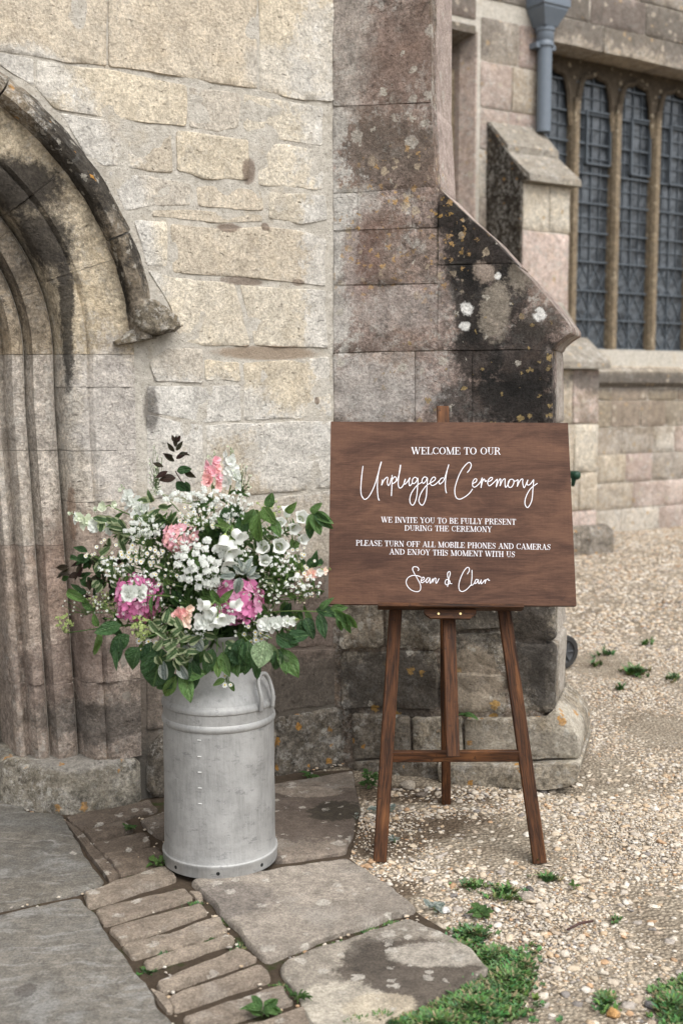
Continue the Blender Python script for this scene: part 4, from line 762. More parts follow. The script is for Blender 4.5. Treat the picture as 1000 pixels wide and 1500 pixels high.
G = {'I': (.34, [([(.17, 0), (.17, 1)], K), ser(.17, 0, .32), ser(.17, 1, .32)]),
     'E': (.7, [([(.17, 0), (.17, 1)], K), ([(.02, .97), (.6, .97)], T), ([(.02, .03), (.63, .03)], T), ([(.17, .51), (.44, .51)], T), ([(.6, 1), (.6, .74)], T), ([(.63, 0), (.63, .3)], T), ([(.44, .64), (.44, .38)], T)]),
     'F': (.64, [([(.17, 0), (.17, 1)], K), ser(.17, .03, .32), ([(.02, .97), (.6, .97)], T), ([(.17, .51), (.44, .51)], T), ([(.6, 1), (.6, .74)], T), ([(.44, .64), (.44, .38)], T)]),
     'L': (.64, [([(.17, 0), (.17, 1)], K), ser(.17, .97, .32), ([(.02, .03), (.6, .03)], T), ([(.6, 0), (.6, .32)], T)]),
     'T': (.68, [([(.34, 0), (.34, 1)], K), ser(.34, .03, .32), ([(.03, .97), (.65, .97)], T), ([(.04, 1), (.04, .72)], T), ([(.64, 1), (.64, .72)], T)]),
     'H': (.82, [([(.18, 0), (.18, 1)], K), ([(.64, 0), (.64, 1)], K), ([(.18, .51), (.64, .51)], T), ser(.18, .03, .32), ser(.18, .97, .32), ser(.64, .03, .32), ser(.64, .97, .32)]),
     'N': (.82, [([(.16, 0), (.16, 1)], T), ([(.14, 1), (.66, 0)], K), ([(.66, 0), (.66, 1)], T), ser(.16, .03, .26), ser(.1, .97, .2), ser(.66, .97, .26)]),
     'M': (1.0, [([(.15, 0), (.15, 1)], T), ([(.16, 1), (.48, .02)], K), ([(.48, .02), (.82, 1)], T), ([(.83, 0), (.83, 1)], K), ser(.15, .03, .26), ser(.1, .97, .2), ser(.83, .03, .32), ser(.86, .97, .24)]),
     'V': (.78, [([(.12, 1), (.42, .02)], K), ([(.42, .02), (.66, 1)], T), ser(.14, .97, .3), ser(.66, .97, .24)]),
     'W': (1.12, [([(.1, 1), (.34, .02)], K), ([(.34, .02), (.56, 1)], T), ([(.52, 1), (.76, .02)], K), ([(.76, .02), (.99, 1)], T), ser(.12, .97, .28), ser(.54, .97, .26), ser(1.0, .97, .22)]),
     'A': (.8, [([(.12, 0), (.4, .98)], T), ([(.38, 1), (.66, 0)], K), ([(.22, .33), (.54, .33)], T), ser(.12, .03, .24), ser(.66, .03, .3)]),
     'Y': (.76, [([(.12, 1), (.39, .45)], K), ([(.39, .45), (.64, 1)], T), ([(.38, 0), (.38, .47)], K), ser(.13, .97, .28), ser(.64, .97, .24), ser(.38, .03, .32)]),
     'O': (.84, [(arc(.42, .5, .31, .46, 35, 145), T), (arc(.42, .5, .31, .46, 145, 215), K), (arc(.42, .5, .31, .46, 215, 325), T), (arc(.42, .5, .31, .46, -35, 35), K), (arc(.42, .5, .32, .46, 110, 250), .09), (arc(.42, .5, .32, .46, -70, 70), .09)]),
     'C': (.76, [(arc(.42, .5, .31, .46, 40, 320), T), (arc(.42, .5, .31, .46, 115, 245), K * .8), ([(.66, 1), (.66, .68)], T), ([(.67, .24), (.66, .1)], T)]),
     'G': (.84, [(arc(.42, .5, .31, .46, 40, 320), T), (arc(.42, .5, .31, .46, 115, 245), K * .8), ([(.66, 1), (.66, .68)], T), ([(.66, .05), (.66, .42)], K), ser(.64, .42, .3)]),
     'D': (.82, [([(.17, 0), (.17, 1)], K), (arc(.3, .5, .42, .47, -90, 90), T), (arc(.3, .5, .42, .47, -60, 60), K * .85), ([(.02, .97), (.32, .97)], T), ([(.02, .03), (.32, .03)], T)]),
     'P': (.7, [([(.17, 0), (.17, 1)], K), (arc(.3, .73, .3, .24, -90, 90), T), (arc(.3, .73, .3, .24, -55, 55), K * .85), ([(.02, .97), (.32, .97)], T), ([(.17, .49), (.32, .49)], T), ser(.17, .03, .32)]),
     'B': (.74, [([(.17, 0), (.17, 1)], K), (arc(.3, .75, .26, .22, -90, 90), T), (arc(.3, .75, .26, .22, -55, 55), K * .8), (arc(.3, .27, .33, .24, -90, 90), T), (arc(.3, .27, .33, .24, -55, 55), K * .8), ([(.02, .97), (.32, .97)], T), ([(.17, .52), (.32, .52)], T), ([(.02, .03), (.32, .03)], T)]),
     'R': (.78, [([(.17, 0), (.17, 1)], K), (arc(.3, .75, .28, .22, -90, 90), T), (arc(.3, .75, .28, .22, -55, 55), K * .8), ([(.02, .97), (.32, .97)], T), ([(.17, .52), (.34, .52)], T), ser(.17, .03, .32), ([(.36, .52), (.56, .3), (.6, .08), (.72, .02)], K * .8)]),
     'S': (.62, [(smooth_path([(.52, .78), (.44, .93), (.28, .97), (.14, .88), (.13, .72), (.28, .57), (.44, .44), (.5, .26), (.42, .08), (.26, .03), (.12, .1), (.08, .26)], 4), T), (smooth_path([(.13, .78), (.2, .63), (.42, .46), (.5, .3)], 4), K), ([(.53, .98), (.53, .74)], T), ([(.08, .02), (.08, .28)], T)]),
     'U': (.8, [([(.18, 1), (.18, .35)], K), (arc(.4, .35, .22, .32, 180, 360), T), ([(.62, .35), (.62, 1)], T), ser(.18, .97, .32), ser(.62, .97, .26)]),
     'J': (.5, [([(.28, 1), (.28, .2)], K), (arc(.16, .18, .12, .16, 0, -150), T), ser(.28, .97, .32)]), ' ': (.38, [])}
def caps(text, xa, xb, ta, ba, tb, bb):
    """a line of capitals set between photo x = xa..xb; top/base heights at both ends"""
    tot = sum(G[c][0] for c in text); mb = MB(); u = 0; n = 0
    for ch in text:
        for pts, wd in G[ch][1]:
            out = []
            for (x, y) in pts:
                f = (u + x) / tot; px = xa + (xb - xa) * f; tp = ta + (tb - ta) * f; bs = ba + (bb - ba) * f; out.append(sl_(px, bs + (tp - bs) * y))
            n += 1; ribbon(mb, out, wd * abs(ba - ta) / F * 3.85 * .92, -.0005 - .000004 * (n % 60))
        u += G[ch][0]
    part('lettering', mb.V, mb.F, M_VINYL, sign, fix=False)
caps('WELCOME TO OUR', 602, 733, 655, 665.5, 655.4, 666); caps('WE INVITE YOU TO BE FULLY PRESENT', 558, 755, 757, 765.3, 760.3, 768.8); caps('DURING THE CEREMONY', 592, 720, 769.3, 777.3, 771.2, 779.6)
caps('PLEASE TURN OFF ALL MOBILE PHONES AND CAMERAS', 521, 806, 791, 799.2, 797.2, 805.6); caps('AND ENJOY THIS MOMENT WITH US', 570, 754, 803.8, 812, 808, 816.3)
# ------------------------------------------------------------------ flowers in the churn: every stem is a thing of its own
fr = random.Random(23)
MOUTH = Vector(cg) + Vector((0, 0, zt + .085)); YC = float(cg[1])
def leaf_mat(name, a, b, rib, edge=None, rough=.38, under=None):
    t = NT(name); q = t.obj(); x = t.n('SeparateXYZ'); t.put(x.inputs[0], q); ax = t.math('ABSOLUTE', x.outputs[0]); n = t.noise(q, 4, 4)
    c = t.mix(t.rnd(), a, b); c = t.val(c, t.ss(n, .3, .7, .8, 1.2))
    vein = t.ss(t.math('ABSOLUTE', t.math('SUBTRACT', t.math('FRACT', t.math('MULTIPLY', t.math('SUBTRACT', x.outputs[1], t.math('MULTIPLY', ax, .9)), 7.0)), .5)), .09, .02)
    c = t.mix(t.math('MULTIPLY', vein, .22), c, rib); c = t.mix(t.ss(ax, .035, .012, 0, .8), c, rib)
    if edge: c = t.mix(t.ss(t.math('ADD', ax, t.math('MULTIPLY', n, .12)), .26, .34), c, edge)
    m = t.done(c, rough, t.bump(t.math('SUBTRACT', n, vein), .02), spec=.4)
    tr = t.n('BsdfTranslucent'); t.put(tr.inputs[0], t.mix(1.0, c, (1.0, 1.1, .5), 'MULTIPLY')); ms = t.n('MixShader'); ms.inputs[0].default_value = .25
    t.t.links.new(t.bs.outputs[0], ms.inputs[1]); t.t.links.new(tr.outputs[0], ms.inputs[2]); t.t.links.new(ms.outputs[0], t.out.inputs[0]); return m
def petal_mat(name, a, b, rough=.6, tr_=.3):
    t = NT(name); n = t.noise(t.obj(), 60, 3); c = t.mix(n, a, b); m = t.done(c, rough, spec=.2)
    tr = t.n('BsdfTranslucent'); t.put(tr.inputs[0], c); ms = t.n('MixShader'); ms.inputs[0].default_value = tr_
    t.t.links.new(t.bs.outputs[0], ms.inputs[1]); t.t.links.new(tr.outputs[0], ms.inputs[2]); t.t.links.new(ms.outputs[0], t.out.inputs[0]); return m
L_DARK = leaf_mat('dark_glossy_leaf', (.032, .08, .03), (.06, .135, .045), (.12, .21, .08), rough=.3)
L_MID = leaf_mat('mid_green_leaf', (.07, .155, .045), (.13, .24, .075), (.22, .32, .13))
L_LIGHT = leaf_mat('light_green_leaf', (.1, .2, .05), (.17, .28, .08), (.26, .36, .14))
L_PALE = leaf_mat('pale_leaf_underside', (.2, .29, .15), (.26, .35, .2), (.33, .42, .25), rough=.6)
L_VAR = leaf_mat('cream_edged_leaf', (.07, .14, .055), (.12, .19, .08), (.2, .28, .12), edge=(.42, .48, .29))
L_SILV = leaf_mat('silver_grey_leaf', (.2, .25, .23), (.3, .35, .33), (.42, .46, .43), edge=(.48, .52, .48), rough=.7)
L_RED = leaf_mat('bronze_leaf', (.05, .022, .02), (.045, .05, .025), (.1, .05, .04))
P_WHITE = petal_mat('white_petal', (.7, .73, .68), (.85, .86, .83), tr_=.4); P_CREAM = petal_mat('greenish_white_petal', (.6, .68, .5), (.78, .8, .68)); P_HOT = petal_mat('hot_pink_petal', (.62, .16, .36), (.74, .28, .49)); P_HOT2 = petal_mat('pale_hot_pink_petal', (.74, .33, .53), (.82, .46, .63)); P_PINK = petal_mat('rose_pink_petal', (.8, .4, .48), (.87, .58, .62))
P_SOFT = petal_mat('salmon_pink_petal', (.84, .42, .42), (.88, .6, .57)); P_PEACH = petal_mat('peach_petal', (.86, .6, .5), (.88, .76, .64)); P_LIME = petal_mat('lime_bud', (.3, .4, .12), (.5, .56, .26)); P_YEL = petal_mat('yellow_centre', (.6, .42, .06), (.7, .55, .12), tr_=.1)
st_ = NT('green_stem'); M_STEM = st_.done(st_.mix(st_.rnd(), (.07, .14, .035), (.15, .23, .07)), .5); sb_ = NT('brown_stem'); M_TWIG = sb_.done((.06, .03, .025), .6)
# leaf blades: unit length along y, half width 0.5 along x
def blade(shape, fold, curl, wav=0.0, n=6):
    V = []; Fc = []
    for i in range(n + 1):
        y = i / n; w_ = shape(y) * .5; zc = -curl * y * y; wv = wav * math.sin(y * 9)
        V += [(-w_, y, zc + fold * w_ + wv), (0, y, zc), (w_, y, zc + fold * w_ - wv)]
    for i in range(n): a = i * 3; Fc += [(a, a + 1, a + 4, a + 3), (a + 1, a + 2, a + 5, a + 4)]
    return V, Fc
ov = lambda y: max(.0, math.sin(PI * min(1, y ** .75))) ** .8
lan = lambda y: max(.0, math.sin(PI * y ** .85)); rnd_ = lambda y: max(0, math.sin(PI * y)) ** .55
_bl = {}
def leaf_data(kind, m, v):
    k = (kind, m.name, v)
    if k not in _bl:
        s = {'oval': ov, 'lance': lan, 'round': rnd_}[kind]; V, Fc = blade(s, (.35, .5, .2, .6, .3)[v], (.12, .3, -.1, .5, .22)[v], (.0, .03, .05, .04, .08)[v], 8)
        me = mesh('leaf', V, Fc, True); me.materials.append(m); _bl[k] = me
    return _bl[k]
def orient(d, nrm):
    y = Vector(d).normalized(); z = Vector(nrm); z = z - y * z.dot(y)
    if z.length < 1e-4: z = Vector((0, -.3, 1)) - y * Vector((0, -.3, 1)).dot(y)
    z.normalize(); x = y.cross(z); return Matrix((x, y, z)).transposed()
def leaf(parent, p, d, nrm, L, W, kind, m):
    o = link('leaf', leaf_data(kind, m, fr.randrange(5)), None, parent); rt = orient(d, nrm).to_4x4()
    o.matrix_local = Matrix.Translation(Vector(p)) @ rt @ Matrix.Diagonal((W, L, L, 1)); return o
def petal(mb, p, d, nrm, L, W, cup=.15):
    m_ = orient(d, nrm); p = Vector(p)
    P = [(0, 0, 0), (-.4 * W, .4 * L, cup * L * .5), (.4 * W, .4 * L, cup * L * .5), (-.42 * W, .8 * L, cup * L), (.42 * W, .8 * L, cup * L), (0, L, cup * L * .6), (0, .5 * L, cup * L * .2)]
    mb.add([p + m_ @ Vector(v) for v in P], [(0, 2, 6), (0, 6, 1), (6, 2, 4), (6, 4, 5), (1, 6, 3), (6, 5, 3)])
def disc(mb, p, nrm, r, n=6, dome=.3):
    m_ = orient((.31, .2, .9), nrm) if abs(Vector(nrm).normalized().dot(Vector((.31, .2, .9)).normalized())) < .95 else orient((1, 0, 0), nrm); p = Vector(p)
    mb.add([p + m_ @ Vector((0, 0, r * dome))] + [p + m_ @ Vector((r * math.cos(2 * PI * k / n), r * math.sin(2 * PI * k / n), 0)) for k in range(n)], [(0, 1 + k, 1 + (k + 1) % n) for k in range(n)])
def rv(s=1.0): return Vector((fr.uniform(-s, s), fr.uniform(-s, s), fr.uniform(-s, s)))
def fwd(px, py): return .23 * math.sqrt(max(0, 1 - ((px - 305) / 205) ** 2 - ((py - 850) / 190) ** 2)) - .03
def pos_(px, py, f): return Vector(at_y(px, py, YC - f)) - MOUTH
FACE = Vector((0, -1, .25)).normalized()
def stem_thing(name, label, cat, group, P, rad=.0022, m=None, bend=.35):
    t = empty(name, MOUTH, 0, label, cat, group); a = Vector((P.x * .08 + fr.uniform(-.02, .02), P.y * .08 + fr.uniform(-.02, .02), -.1))
    mid = Vector((P.x * bend, P.y * bend * .8, max(P.z * .65, .03 if P.z > -.05 else P.z * .2 + .06)))
    pts = [Vector(p) for p in smooth_path([tuple(a), tuple(mid), tuple(P)], 6)]
    MB().tube([tuple(p) for p in pts], [rad * (1.25 - .5 * i / len(pts)) for i in range(len(pts))], 5).build('stem', m or M_STEM, t, smooth=True); return t, pts
def along(pts, f):
    x = f * (len(pts) - 1); i = min(int(x), len(pts) - 2); return pts[i].lerp(pts[i + 1], x - i), (pts[i + 1] - pts[i]).normalized()
def leaves_on(t, pts, f0, f1, n, L, W, kind, m, spread=.8, up=.3):
    for k in range(n):
        p, d = along(pts, f0 + (f1 - f0) * (k + fr.random() * .6) / n); a = rv(); a = (a - d * a.dot(d)).normalized()
        q = (d * up + a * spread).normalized(); nn = (FACE * .9 + d * .3 + rv(.45)).normalized(); s = fr.uniform(.7, 1.2); leaf(t, p, q, nn, L * s, W * s, kind, m)
def stuff(name, mb, m, parent): 
    o = part(name, mb.V, mb.F, m, parent, fix=False); o['kind'] = 'stuff'; return o

def hydrangea(px, py, size, label, m=P_HOT, f=None, sq=1.0):
    f = fwd(px, py) if f is None else f; P = pos_(px, py, f - size * .4); t, pts = stem_thing('hydrangea', label, 'hydrangea', 'pink hydrangea heads in the churn', P, .0035); mb = MB(); mb2 = MB(); r = size / 2; n = 100
    for k in range(n):
        zz = 1 - 2 * (k + .5) / n; a = k * 2.39996; d = Vector((math.cos(a) * math.sqrt(1 - zz * zz), math.sin(a) * math.sqrt(1 - zz * zz), zz))
        if d.y > .55: continue
        c = P + Vector((d.x, d.y * .8, d.z * sq)) * r * fr.uniform(.86, 1.06); nn = (d + rv(.35)).normalized(); s = r * fr.uniform(.2, .29); b = fr.uniform(0, PI)
        ax = orient((.2, .3, .9) if abs(nn.z) < .9 else (1, 0, 0), nn)
        for j in range(4): petal(mb if k % 3 else mb2, c, ax @ Vector((math.cos(b + j * PI / 2), math.sin(b + j * PI / 2), .12)), nn, s, s * 1.15, .12)
    stuff('flower_head', mb, m, t); stuff('pale_florets', mb2, P_HOT2 if m is P_HOT else P_SOFT, t); leaves_on(t, pts, .55, .95, 3, .07, .045, 'oval', L_MID); return t
def spike(px, py, px2, py2, w_, n, label, name, cat, mats, f=None, group=None, bud=P_LIME, six=5):
    """florets spiralling from the base (px, py) to the tip (px2, py2)"""
    f = fwd(px, py) if f is None else f; P = pos_(px, py, f); Q = pos_(px2, py2, f - .01); t, pts = stem_thing(name, label, cat, group, P, .0025); ax = Q - P
    MB().tube([tuple(P), tuple(Q)], [.002, .0012], 5).build('stem', M_STEM, t); mbs = [MB() for _ in mats]; bb = MB()
    for k in range(n):
        fr_ = k / max(1, n - 1); a = k * 2.2 + fr.uniform(-.3, .3); c = P + ax * fr_; d = Vector((math.cos(a), -abs(math.sin(a)) - .25, .25)).normalized(); s = w_ * (1 - .55 * fr_ ** 1.5) * fr.uniform(.85, 1.1)
        c = c + d * s * .32
        if fr_ > .82 and bud is not None:
            for j in range(5): petal(bb, c, d + rv(.5), FACE + rv(.4), s * .45, s * .3, .3)
            continue
        nn = d; xx = orient((0, .1, 1), nn); mb = mbs[fr.randrange(len(mats))]
        for j in range(six): 
            b = j * 2 * PI / six + fr.uniform(-.2, .2); petal(mb, c, xx @ Vector((math.cos(b), math.sin(b), .35 + fr.uniform(-.2, .2))), nn + rv(.25), s * fr.uniform(.42, .6), s * .5, .25)
        for j in range(3): b = fr.uniform(0, 6); petal(mb, c + d * s * .08, xx @ Vector((math.cos(b), math.sin(b), 1.0)), xx @ Vector((-math.cos(b), -math.sin(b), .4)), s * .32, s * .34, .2)
    for mb, m in zip(mbs, mats):
        if mb.V: stuff('florets', mb, m, t)
    if bb.V: stuff('buds', bb, bud, t)
    leaves_on(t, pts, .5, .98, 4, .05, .014, 'lance', L_MID); return t
_bell = {}
def bell_data(v):
    if v not in _bell:
        prof = [(.06, 0), (.26, .03), (.36, .14), (.38, .35), (.37, .6), (.4, .78), (.5, .92), (.62, 1.0)]; n = 20; V = []
        for i, (r_, z) in enumerate(prof):
            for k in range(n): a = 2 * PI * k / n; lob = (1 + (.13 * math.cos(5 * a) if i == 7 else .05 * math.cos(5 * a) if i > 4 else .02 * math.cos(5 * a))); lob *= 1 + (.07 * math.sin(k * 7.3 + i) if i > 5 else 0); V.append((r_ * lob * math.cos(a), r_ * lob * math.sin(a), z - (.1 * (1 - math.cos(5 * a)) * .5 if i == 7 else 0)))
        Fc = [(i * n + k, i * n + (k + 1) % n, (i + 1) * n + (k + 1) % n, (i + 1) * n + k) for i in range(7) for k in range(n)]; me = mesh('flower', V, Fc, True); me.materials.append(P_WHITE); _bell[v] = me
    return _bell[v]
_cal = mesh('calyx', *(lambda m: (m.V, m.F))(MB().lathe([(.02, -.25), (.12, -.12), (.26, .0), (.3, .12)], 8)), True); _cal.materials.append(P_LIME)
def bells(items, label, anchor, f=None, group='white bellflower stems'):
    px, py = anchor; f0 = fwd(px, py) if f is None else f; P = pos_(px, py, f0 - .02); t, pts = stem_thing('bellflower', label, 'bellflower', group, P, .0025)
    for (x, y, s, dx, dy, dz) in items:
        c = pos_(x, y, f0 + .02); d = Vector((dx, dy, dz)).normalized(); rt = d.to_track_quat('Z', 'Y').to_matrix().to_4x4(); b = c - d * s * .5
        fl_ = link('flower', bell_data(0), None, t); fl_.matrix_local = Matrix.Translation(b) @ rt @ Matrix.Scale(s * .7, 4)
        ca = link('calyx', _cal, None, fl_); MB().tube([tuple(P), tuple(P.lerp(b, .5) + Vector((0, 0, .01))), tuple(b - d * s * .15)], .0015, 4).build('flower_stalk', M_STEM, t)
    leaves_on(t, pts, .6, 1, 5, .06, .022, 'lance', L_LIGHT); return t
def daisies(px, py, rx, ry, n, s, label, f=None, group='sprays of tiny white daisies', mp=P_WHITE):
    f0 = fwd(px, py) if f is None else f; P = pos_(px, py + ry * .6, f0 - .05); t, pts = stem_thing('daisy_spray', label, 'daisies', group, P, .0018); mw, my, mg = MB(), MB(), MB()
    for k in range(n):
        a = fr.uniform(0, 2 * PI); q = math.sqrt(fr.random()); c = pos_(px + rx * q * math.cos(a), py + ry * q * math.sin(a), f0 + fr.uniform(-.03, .03)); nn = (FACE + rv(.5)).normalized(); ss_ = s * fr.uniform(.7, 1.15); xx = orient((0, .2, 1), nn)
        mg.tube([tuple(P + rv(.01)), tuple(P.lerp(c, .6) + rv(.008)), tuple(c)], .0008, 3, False)
        for j in range(10): b = j * 2 * PI / 10; petal(mw, c, xx @ Vector((math.cos(b), math.sin(b), .1)), nn, ss_ / 2, ss_ * .2, .1)
        disc(my, c + nn * ss_ * .04, nn, ss_ * .17, 7, .6)
    stuff('petals', mw, mp, t); stuff('centres', my, P_YEL if s > .012 else P_LIME, t); stuff('stalks', mg, M_STEM, t); leaves_on(t, pts, .4, 1, 5, .035, .008, 'lance', L_MID); return t
def umbel(px, py, rx, ry, nu, s, label, m=P_WHITE, f=None, name='lace_flower', cat='lace flower', group='white lace flower umbels', dens=16, face=None, green=False):
    f0 = fwd(px, py) if f is None else f; P = pos_(px, py + ry * .9, f0 - .05); t, pts = stem_thing(name, label, cat, group, P, .002); mw, mg = MB(), MB(); fc = face or FACE
    for k in range(nu):
        a = k * 2.39996; q = math.sqrt((k + .5) / nu); c = pos_(px + rx * q * math.cos(a) + fr.uniform(-3, 3), py + ry * q * math.sin(a) + fr.uniform(-3, 3), f0 + .03 * (1 - q * q) + fr.uniform(-.006, .006))
        mg.tube([tuple(P), tuple(P.lerp(c, .5) + rv(.004)), tuple(c - fc * .004)], .0007, 3, False)
        for j in range(dens):
            d = (fc + rv(.9)).normalized(); cc = c + Vector((d.x, d.y * .6, d.z * .8)) * s * fr.uniform(.3, .55); 
            b = fr.uniform(0, 6); xx = orient((0, .2, 1), d); z_ = s * fr.uniform(.16, .24)
            for i in range(4): petal(mw, cc, xx @ Vector((math.cos(b + i * PI / 2), math.sin(b + i * PI / 2), .2)), d, z_, z_, .1)
    stuff('florets', mw, m, t); stuff('rays', mg, M_STEM if not green else M_STEM, t); leaves_on(t, pts, .4, .9, 4, .06, .012, 'lance', L_MID); return t
def branch(px, py, leaves_, label, name='leafy_branch', cat='foliage', group=None, m=L_MID, kind='oval', f=None, tm=None, rad=.002):
    """a stem whose leaves are set one by one: (x, y, dx, dy, length_px, width_px)"""
    f0 = (fwd(px, py) if f is None else f); P = pos_(px, py, f0); t, pts = stem_thing(name, label, cat, group, P, rad, tm)
    for it in leaves_:
        x, y, dx, dy, L, W = it[:6]; mm = it[6] if len(it) > 6 else m; p = pos_(x, y, f0 + fr.uniform(0, .02)); d = Vector((dx, fr.uniform(-.25, .1), -dy)); k = 3.5 / F
        leaf(t, p, d, FACE + rv(.35), L * k, W * k, kind, mm)
    return t
branch(318, 955, [(312, 950, -.3, 1, 40, 20, L_DARK), (325, 955, .3, 1, 38, 18, L_MID), (300, 948, -.5, .9, 34, 18, L_MID), (338, 950, .6, .8, 34, 17, L_DARK), (318, 962, .05, 1, 30, 14, L_LIGHT), (290, 955, -.2, 1, 34, 18, L_DARK), (345, 962, .1, 1, 30, 15, L_MID), (306, 938, -.8, .5, 30, 16, L_VAR), (330, 940, .8, .4, 28, 14, L_VAR)], 'leafy stem drooping over the middle of the churn neck', f=.2)
HERO = [(202, 876, 'left hot pink hydrangea'), (346, 880, 'right hot pink hydrangea'), (264, 788, 'rose pink hydrangea'), (311, 690, 'tall pink snapdragon'), (338, 680, 'tall white snapdragon'), (268, 900, 'peach snapdragon'), (460, 840, 'right-hand snapdragon'), (232, 760, 'salmon snapdragon'), (127, 762, 'far left white stock'), (194, 735, 'leaning white stock'), (405, 912, 'lower right white stock'), (287, 728, 'flat white lace flower'), (294, 828, 'white button flowers'), (208, 918, 'lower green lace flower'), (395, 745, 'upper right lace flower'), (340, 800, 'hanging white bells'), (400, 800, 'open white bells'), (432, 758, 'upper right bells'), (320, 898, 'front white bells'), (360, 838, 'silver leaves'), (225, 944, 'lower left daisies'), (374, 928, 'lower right daisies'), (208, 808, 'left tiny daisies'), (257, 672, 'bronze spire')]
_used = set()
def place_label(what, px, py):
    """says where a stem stands by the flowers nearest to it"""
    for q in range(1, 4):
        for d, hx, hy, nm in sorted((math.hypot(px - hx, py - hy), hx, hy, nm) for hx, hy, nm in HERO)[:6]:
            dx, dy = px - hx, py - hy; rel = ('behind the' if d < 14 else ('right of the' if dx > 0 else 'left of the') if abs(dx) > abs(dy) else ('below the' if dy > 0 else 'above the'))
            s = f"{what} {('', 'close ', 'deeper ')[q - 1]}{rel} {nm}"
            if s not in _used: _used.add(s); return s
    return what
def filler(px, py, f, kind):
    P = pos_(px, py, f); what, m, shp, L, W, n = {'dark': ('dark glossy leafy stem', L_DARK, 'oval', .05, .025, 14), 'mid': ('mid green leafy stem', L_MID, 'oval', .039, .018, 20), 'var': ('cream-edged leafy stem', L_VAR, 'oval', .038, .018, 20), 'fine': ('fine narrow-leaved green stem', L_MID, 'lance', .036, .006, 46), 'light': ('light green leafy stem', L_LIGHT, 'oval', .038, .017, 17)}[kind]
    t, pts = stem_thing('foliage_stem', place_label(what, px, py), 'foliage', what + 's in the bouquet', P, .002); leaves_on(t, pts, .35, 1.0, n, L, W, shp, m); return t

hydrangea(202, 876, .135, 'hot pink hydrangea head at the left front, with white florets before it')
hydrangea(346, 880, .15, 'hot pink hydrangea head at the right front, behind the white bellflowers', sq=.85)
hydrangea(264, 788, .1, 'rose pink hydrangea head in the upper middle of the bouquet', m=P_PINK, sq=.8, f=.16)
spike(311, 712, 314, 662, .048, 13, 'pink snapdragon spike with cream tip standing tallest in the bouquet', 'snapdragon', 'snapdragon', [P_PINK, P_SOFT], f=.04, bud=P_CREAM)
spike(338, 712, 338, 655, .05, 14, 'white snapdragon spike just right of the tallest pink one', 'snapdragon', 'snapdragon', [P_WHITE], f=.02, bud=P_CREAM)
spike(262, 910, 276, 888, .05, 9, 'small peach and pink snapdragon at the front between the two hot pink hydrangeas', 'snapdragon', 'snapdragon', [P_PEACH, P_SOFT], f=.24, bud=P_CREAM)
spike(440, 846, 482, 834, .045, 9, 'pink and white snapdragon reaching right across the board edge', 'snapdragon', 'snapdragon', [P_SOFT, P_WHITE, P_PEACH], f=.1)
spike(240, 772, 226, 750, .04, 7, 'small salmon snapdragon at the upper left of the bouquet', 'snapdragon', 'snapdragon', [P_SOFT, P_PEACH], f=.05, bud=None)
spike(150, 775, 105, 752, .056, 12, 'white stock spike at the far left edge of the bouquet', 'stock', 'stock', [P_WHITE, P_CREAM], f=.05, bud=P_CREAM)
spike(212, 755, 178, 712, .056, 13, 'white stock spike leaning left above the small daisies', 'stock', 'stock', [P_WHITE], f=.03, bud=P_CREAM)
spike(160, 740, 140, 748, .035, 6, 'greenish white budding stock at the upper left', 'stock', 'stock', [P_CREAM], f=.02)
spike(194, 872, 206, 862, .06, 8, 'white stock head in front of the left hot pink hydrangea', 'stock', 'stock', [P_WHITE], f=.26, bud=None, six=6)
spike(385, 915, 436, 908, .052, 13, 'white stock spike lying to the lower right with pale green buds', 'stock', 'stock', [P_WHITE, P_CREAM], f=.2)
spike(300, 912, 336, 906, .062, 10, 'large white ruffled stock at the lower front centre', 'stock', 'stock', [P_WHITE], f=.27, bud=None, six=6)
umbel(287, 728, 52, 11, 26, .022, 'flat white lace flower seen side-on at the top of the bouquet', f=.08)
umbel(294, 828, 37, 39, 27, .027, 'big dense white cluster of button flowers in the middle of the bouquet', name='button_flower', cat='button flower', group=None, dens=34, f=.24)
umbel(212, 775, 28, 16, 18, .022, 'white lace flower at the left below the leaning stock', f=.1)
umbel(208, 920, 15, 17, 22, .017, 'pale green lace flower below the left hydrangea', m=P_LIME, f=.25, group='green lace flower umbels', dens=8)
umbel(95, 913, 12, 16, 14, .016, 'pale green lace flower at the far lower left on a long stalk', m=P_LIME, f=.02, group='green lace flower umbels', dens=8)
umbel(395, 745, 22, 12, 16, .014, 'pale green lace flower at the upper right', m=P_LIME, f=.06, group='green lace flower umbels', dens=7)
umbel(150, 880, 22, 14, 18, .012, 'feathery green lace flower spray at the left', m=P_LIME, f=.06, group='green lace flower umbels', dens=5)
umbel(330, 760, 22, 12, 14, .02, 'white lace flower right of centre below the snapdragons', f=.12)
bells([(327, 798, .055, -.15, -.5, -.9), (341, 806, .06, .25, -.6, -.8), (351, 786, .055, .7, -.6, -.5), (336, 822, .05, .1, -.5, -.9)], 'bellflower stem with hanging white bells right of the button flowers', (340, 770), f=.24)
bells([(386, 802, .05, -.3, -.8, .3), (410, 800, .056, .25, -1, .25), (388, 822, .044, .1, -.8, .4), (407, 779, .035, .1, -1, .2), (411, 765, .036, .1, -1, .4)], 'bellflower stem with open white bells facing forward at the right', (398, 830), f=.14)
bells([(421, 748, .042, .1, -.4, .9), (442, 758, .05, .3, -.9, .35), (431, 774, .045, .35, -.7, -.2), (444, 790, .04, .5, -.6, .1)], 'bellflower stem with white bells at the upper right near the board', (430, 800), f=.08)
bells([(297, 886, .046, -.8, -.5, .05), (347, 886, .044, .9, -.5, .05), (308, 898, .046, -.5, -.8, -.3), (326, 908, .042, .2, -.9, -.5), (316, 914, .036, -.2, -.6, -.8)], 'bellflower stem with four white bells at the front centre', (322, 885), f=.29)
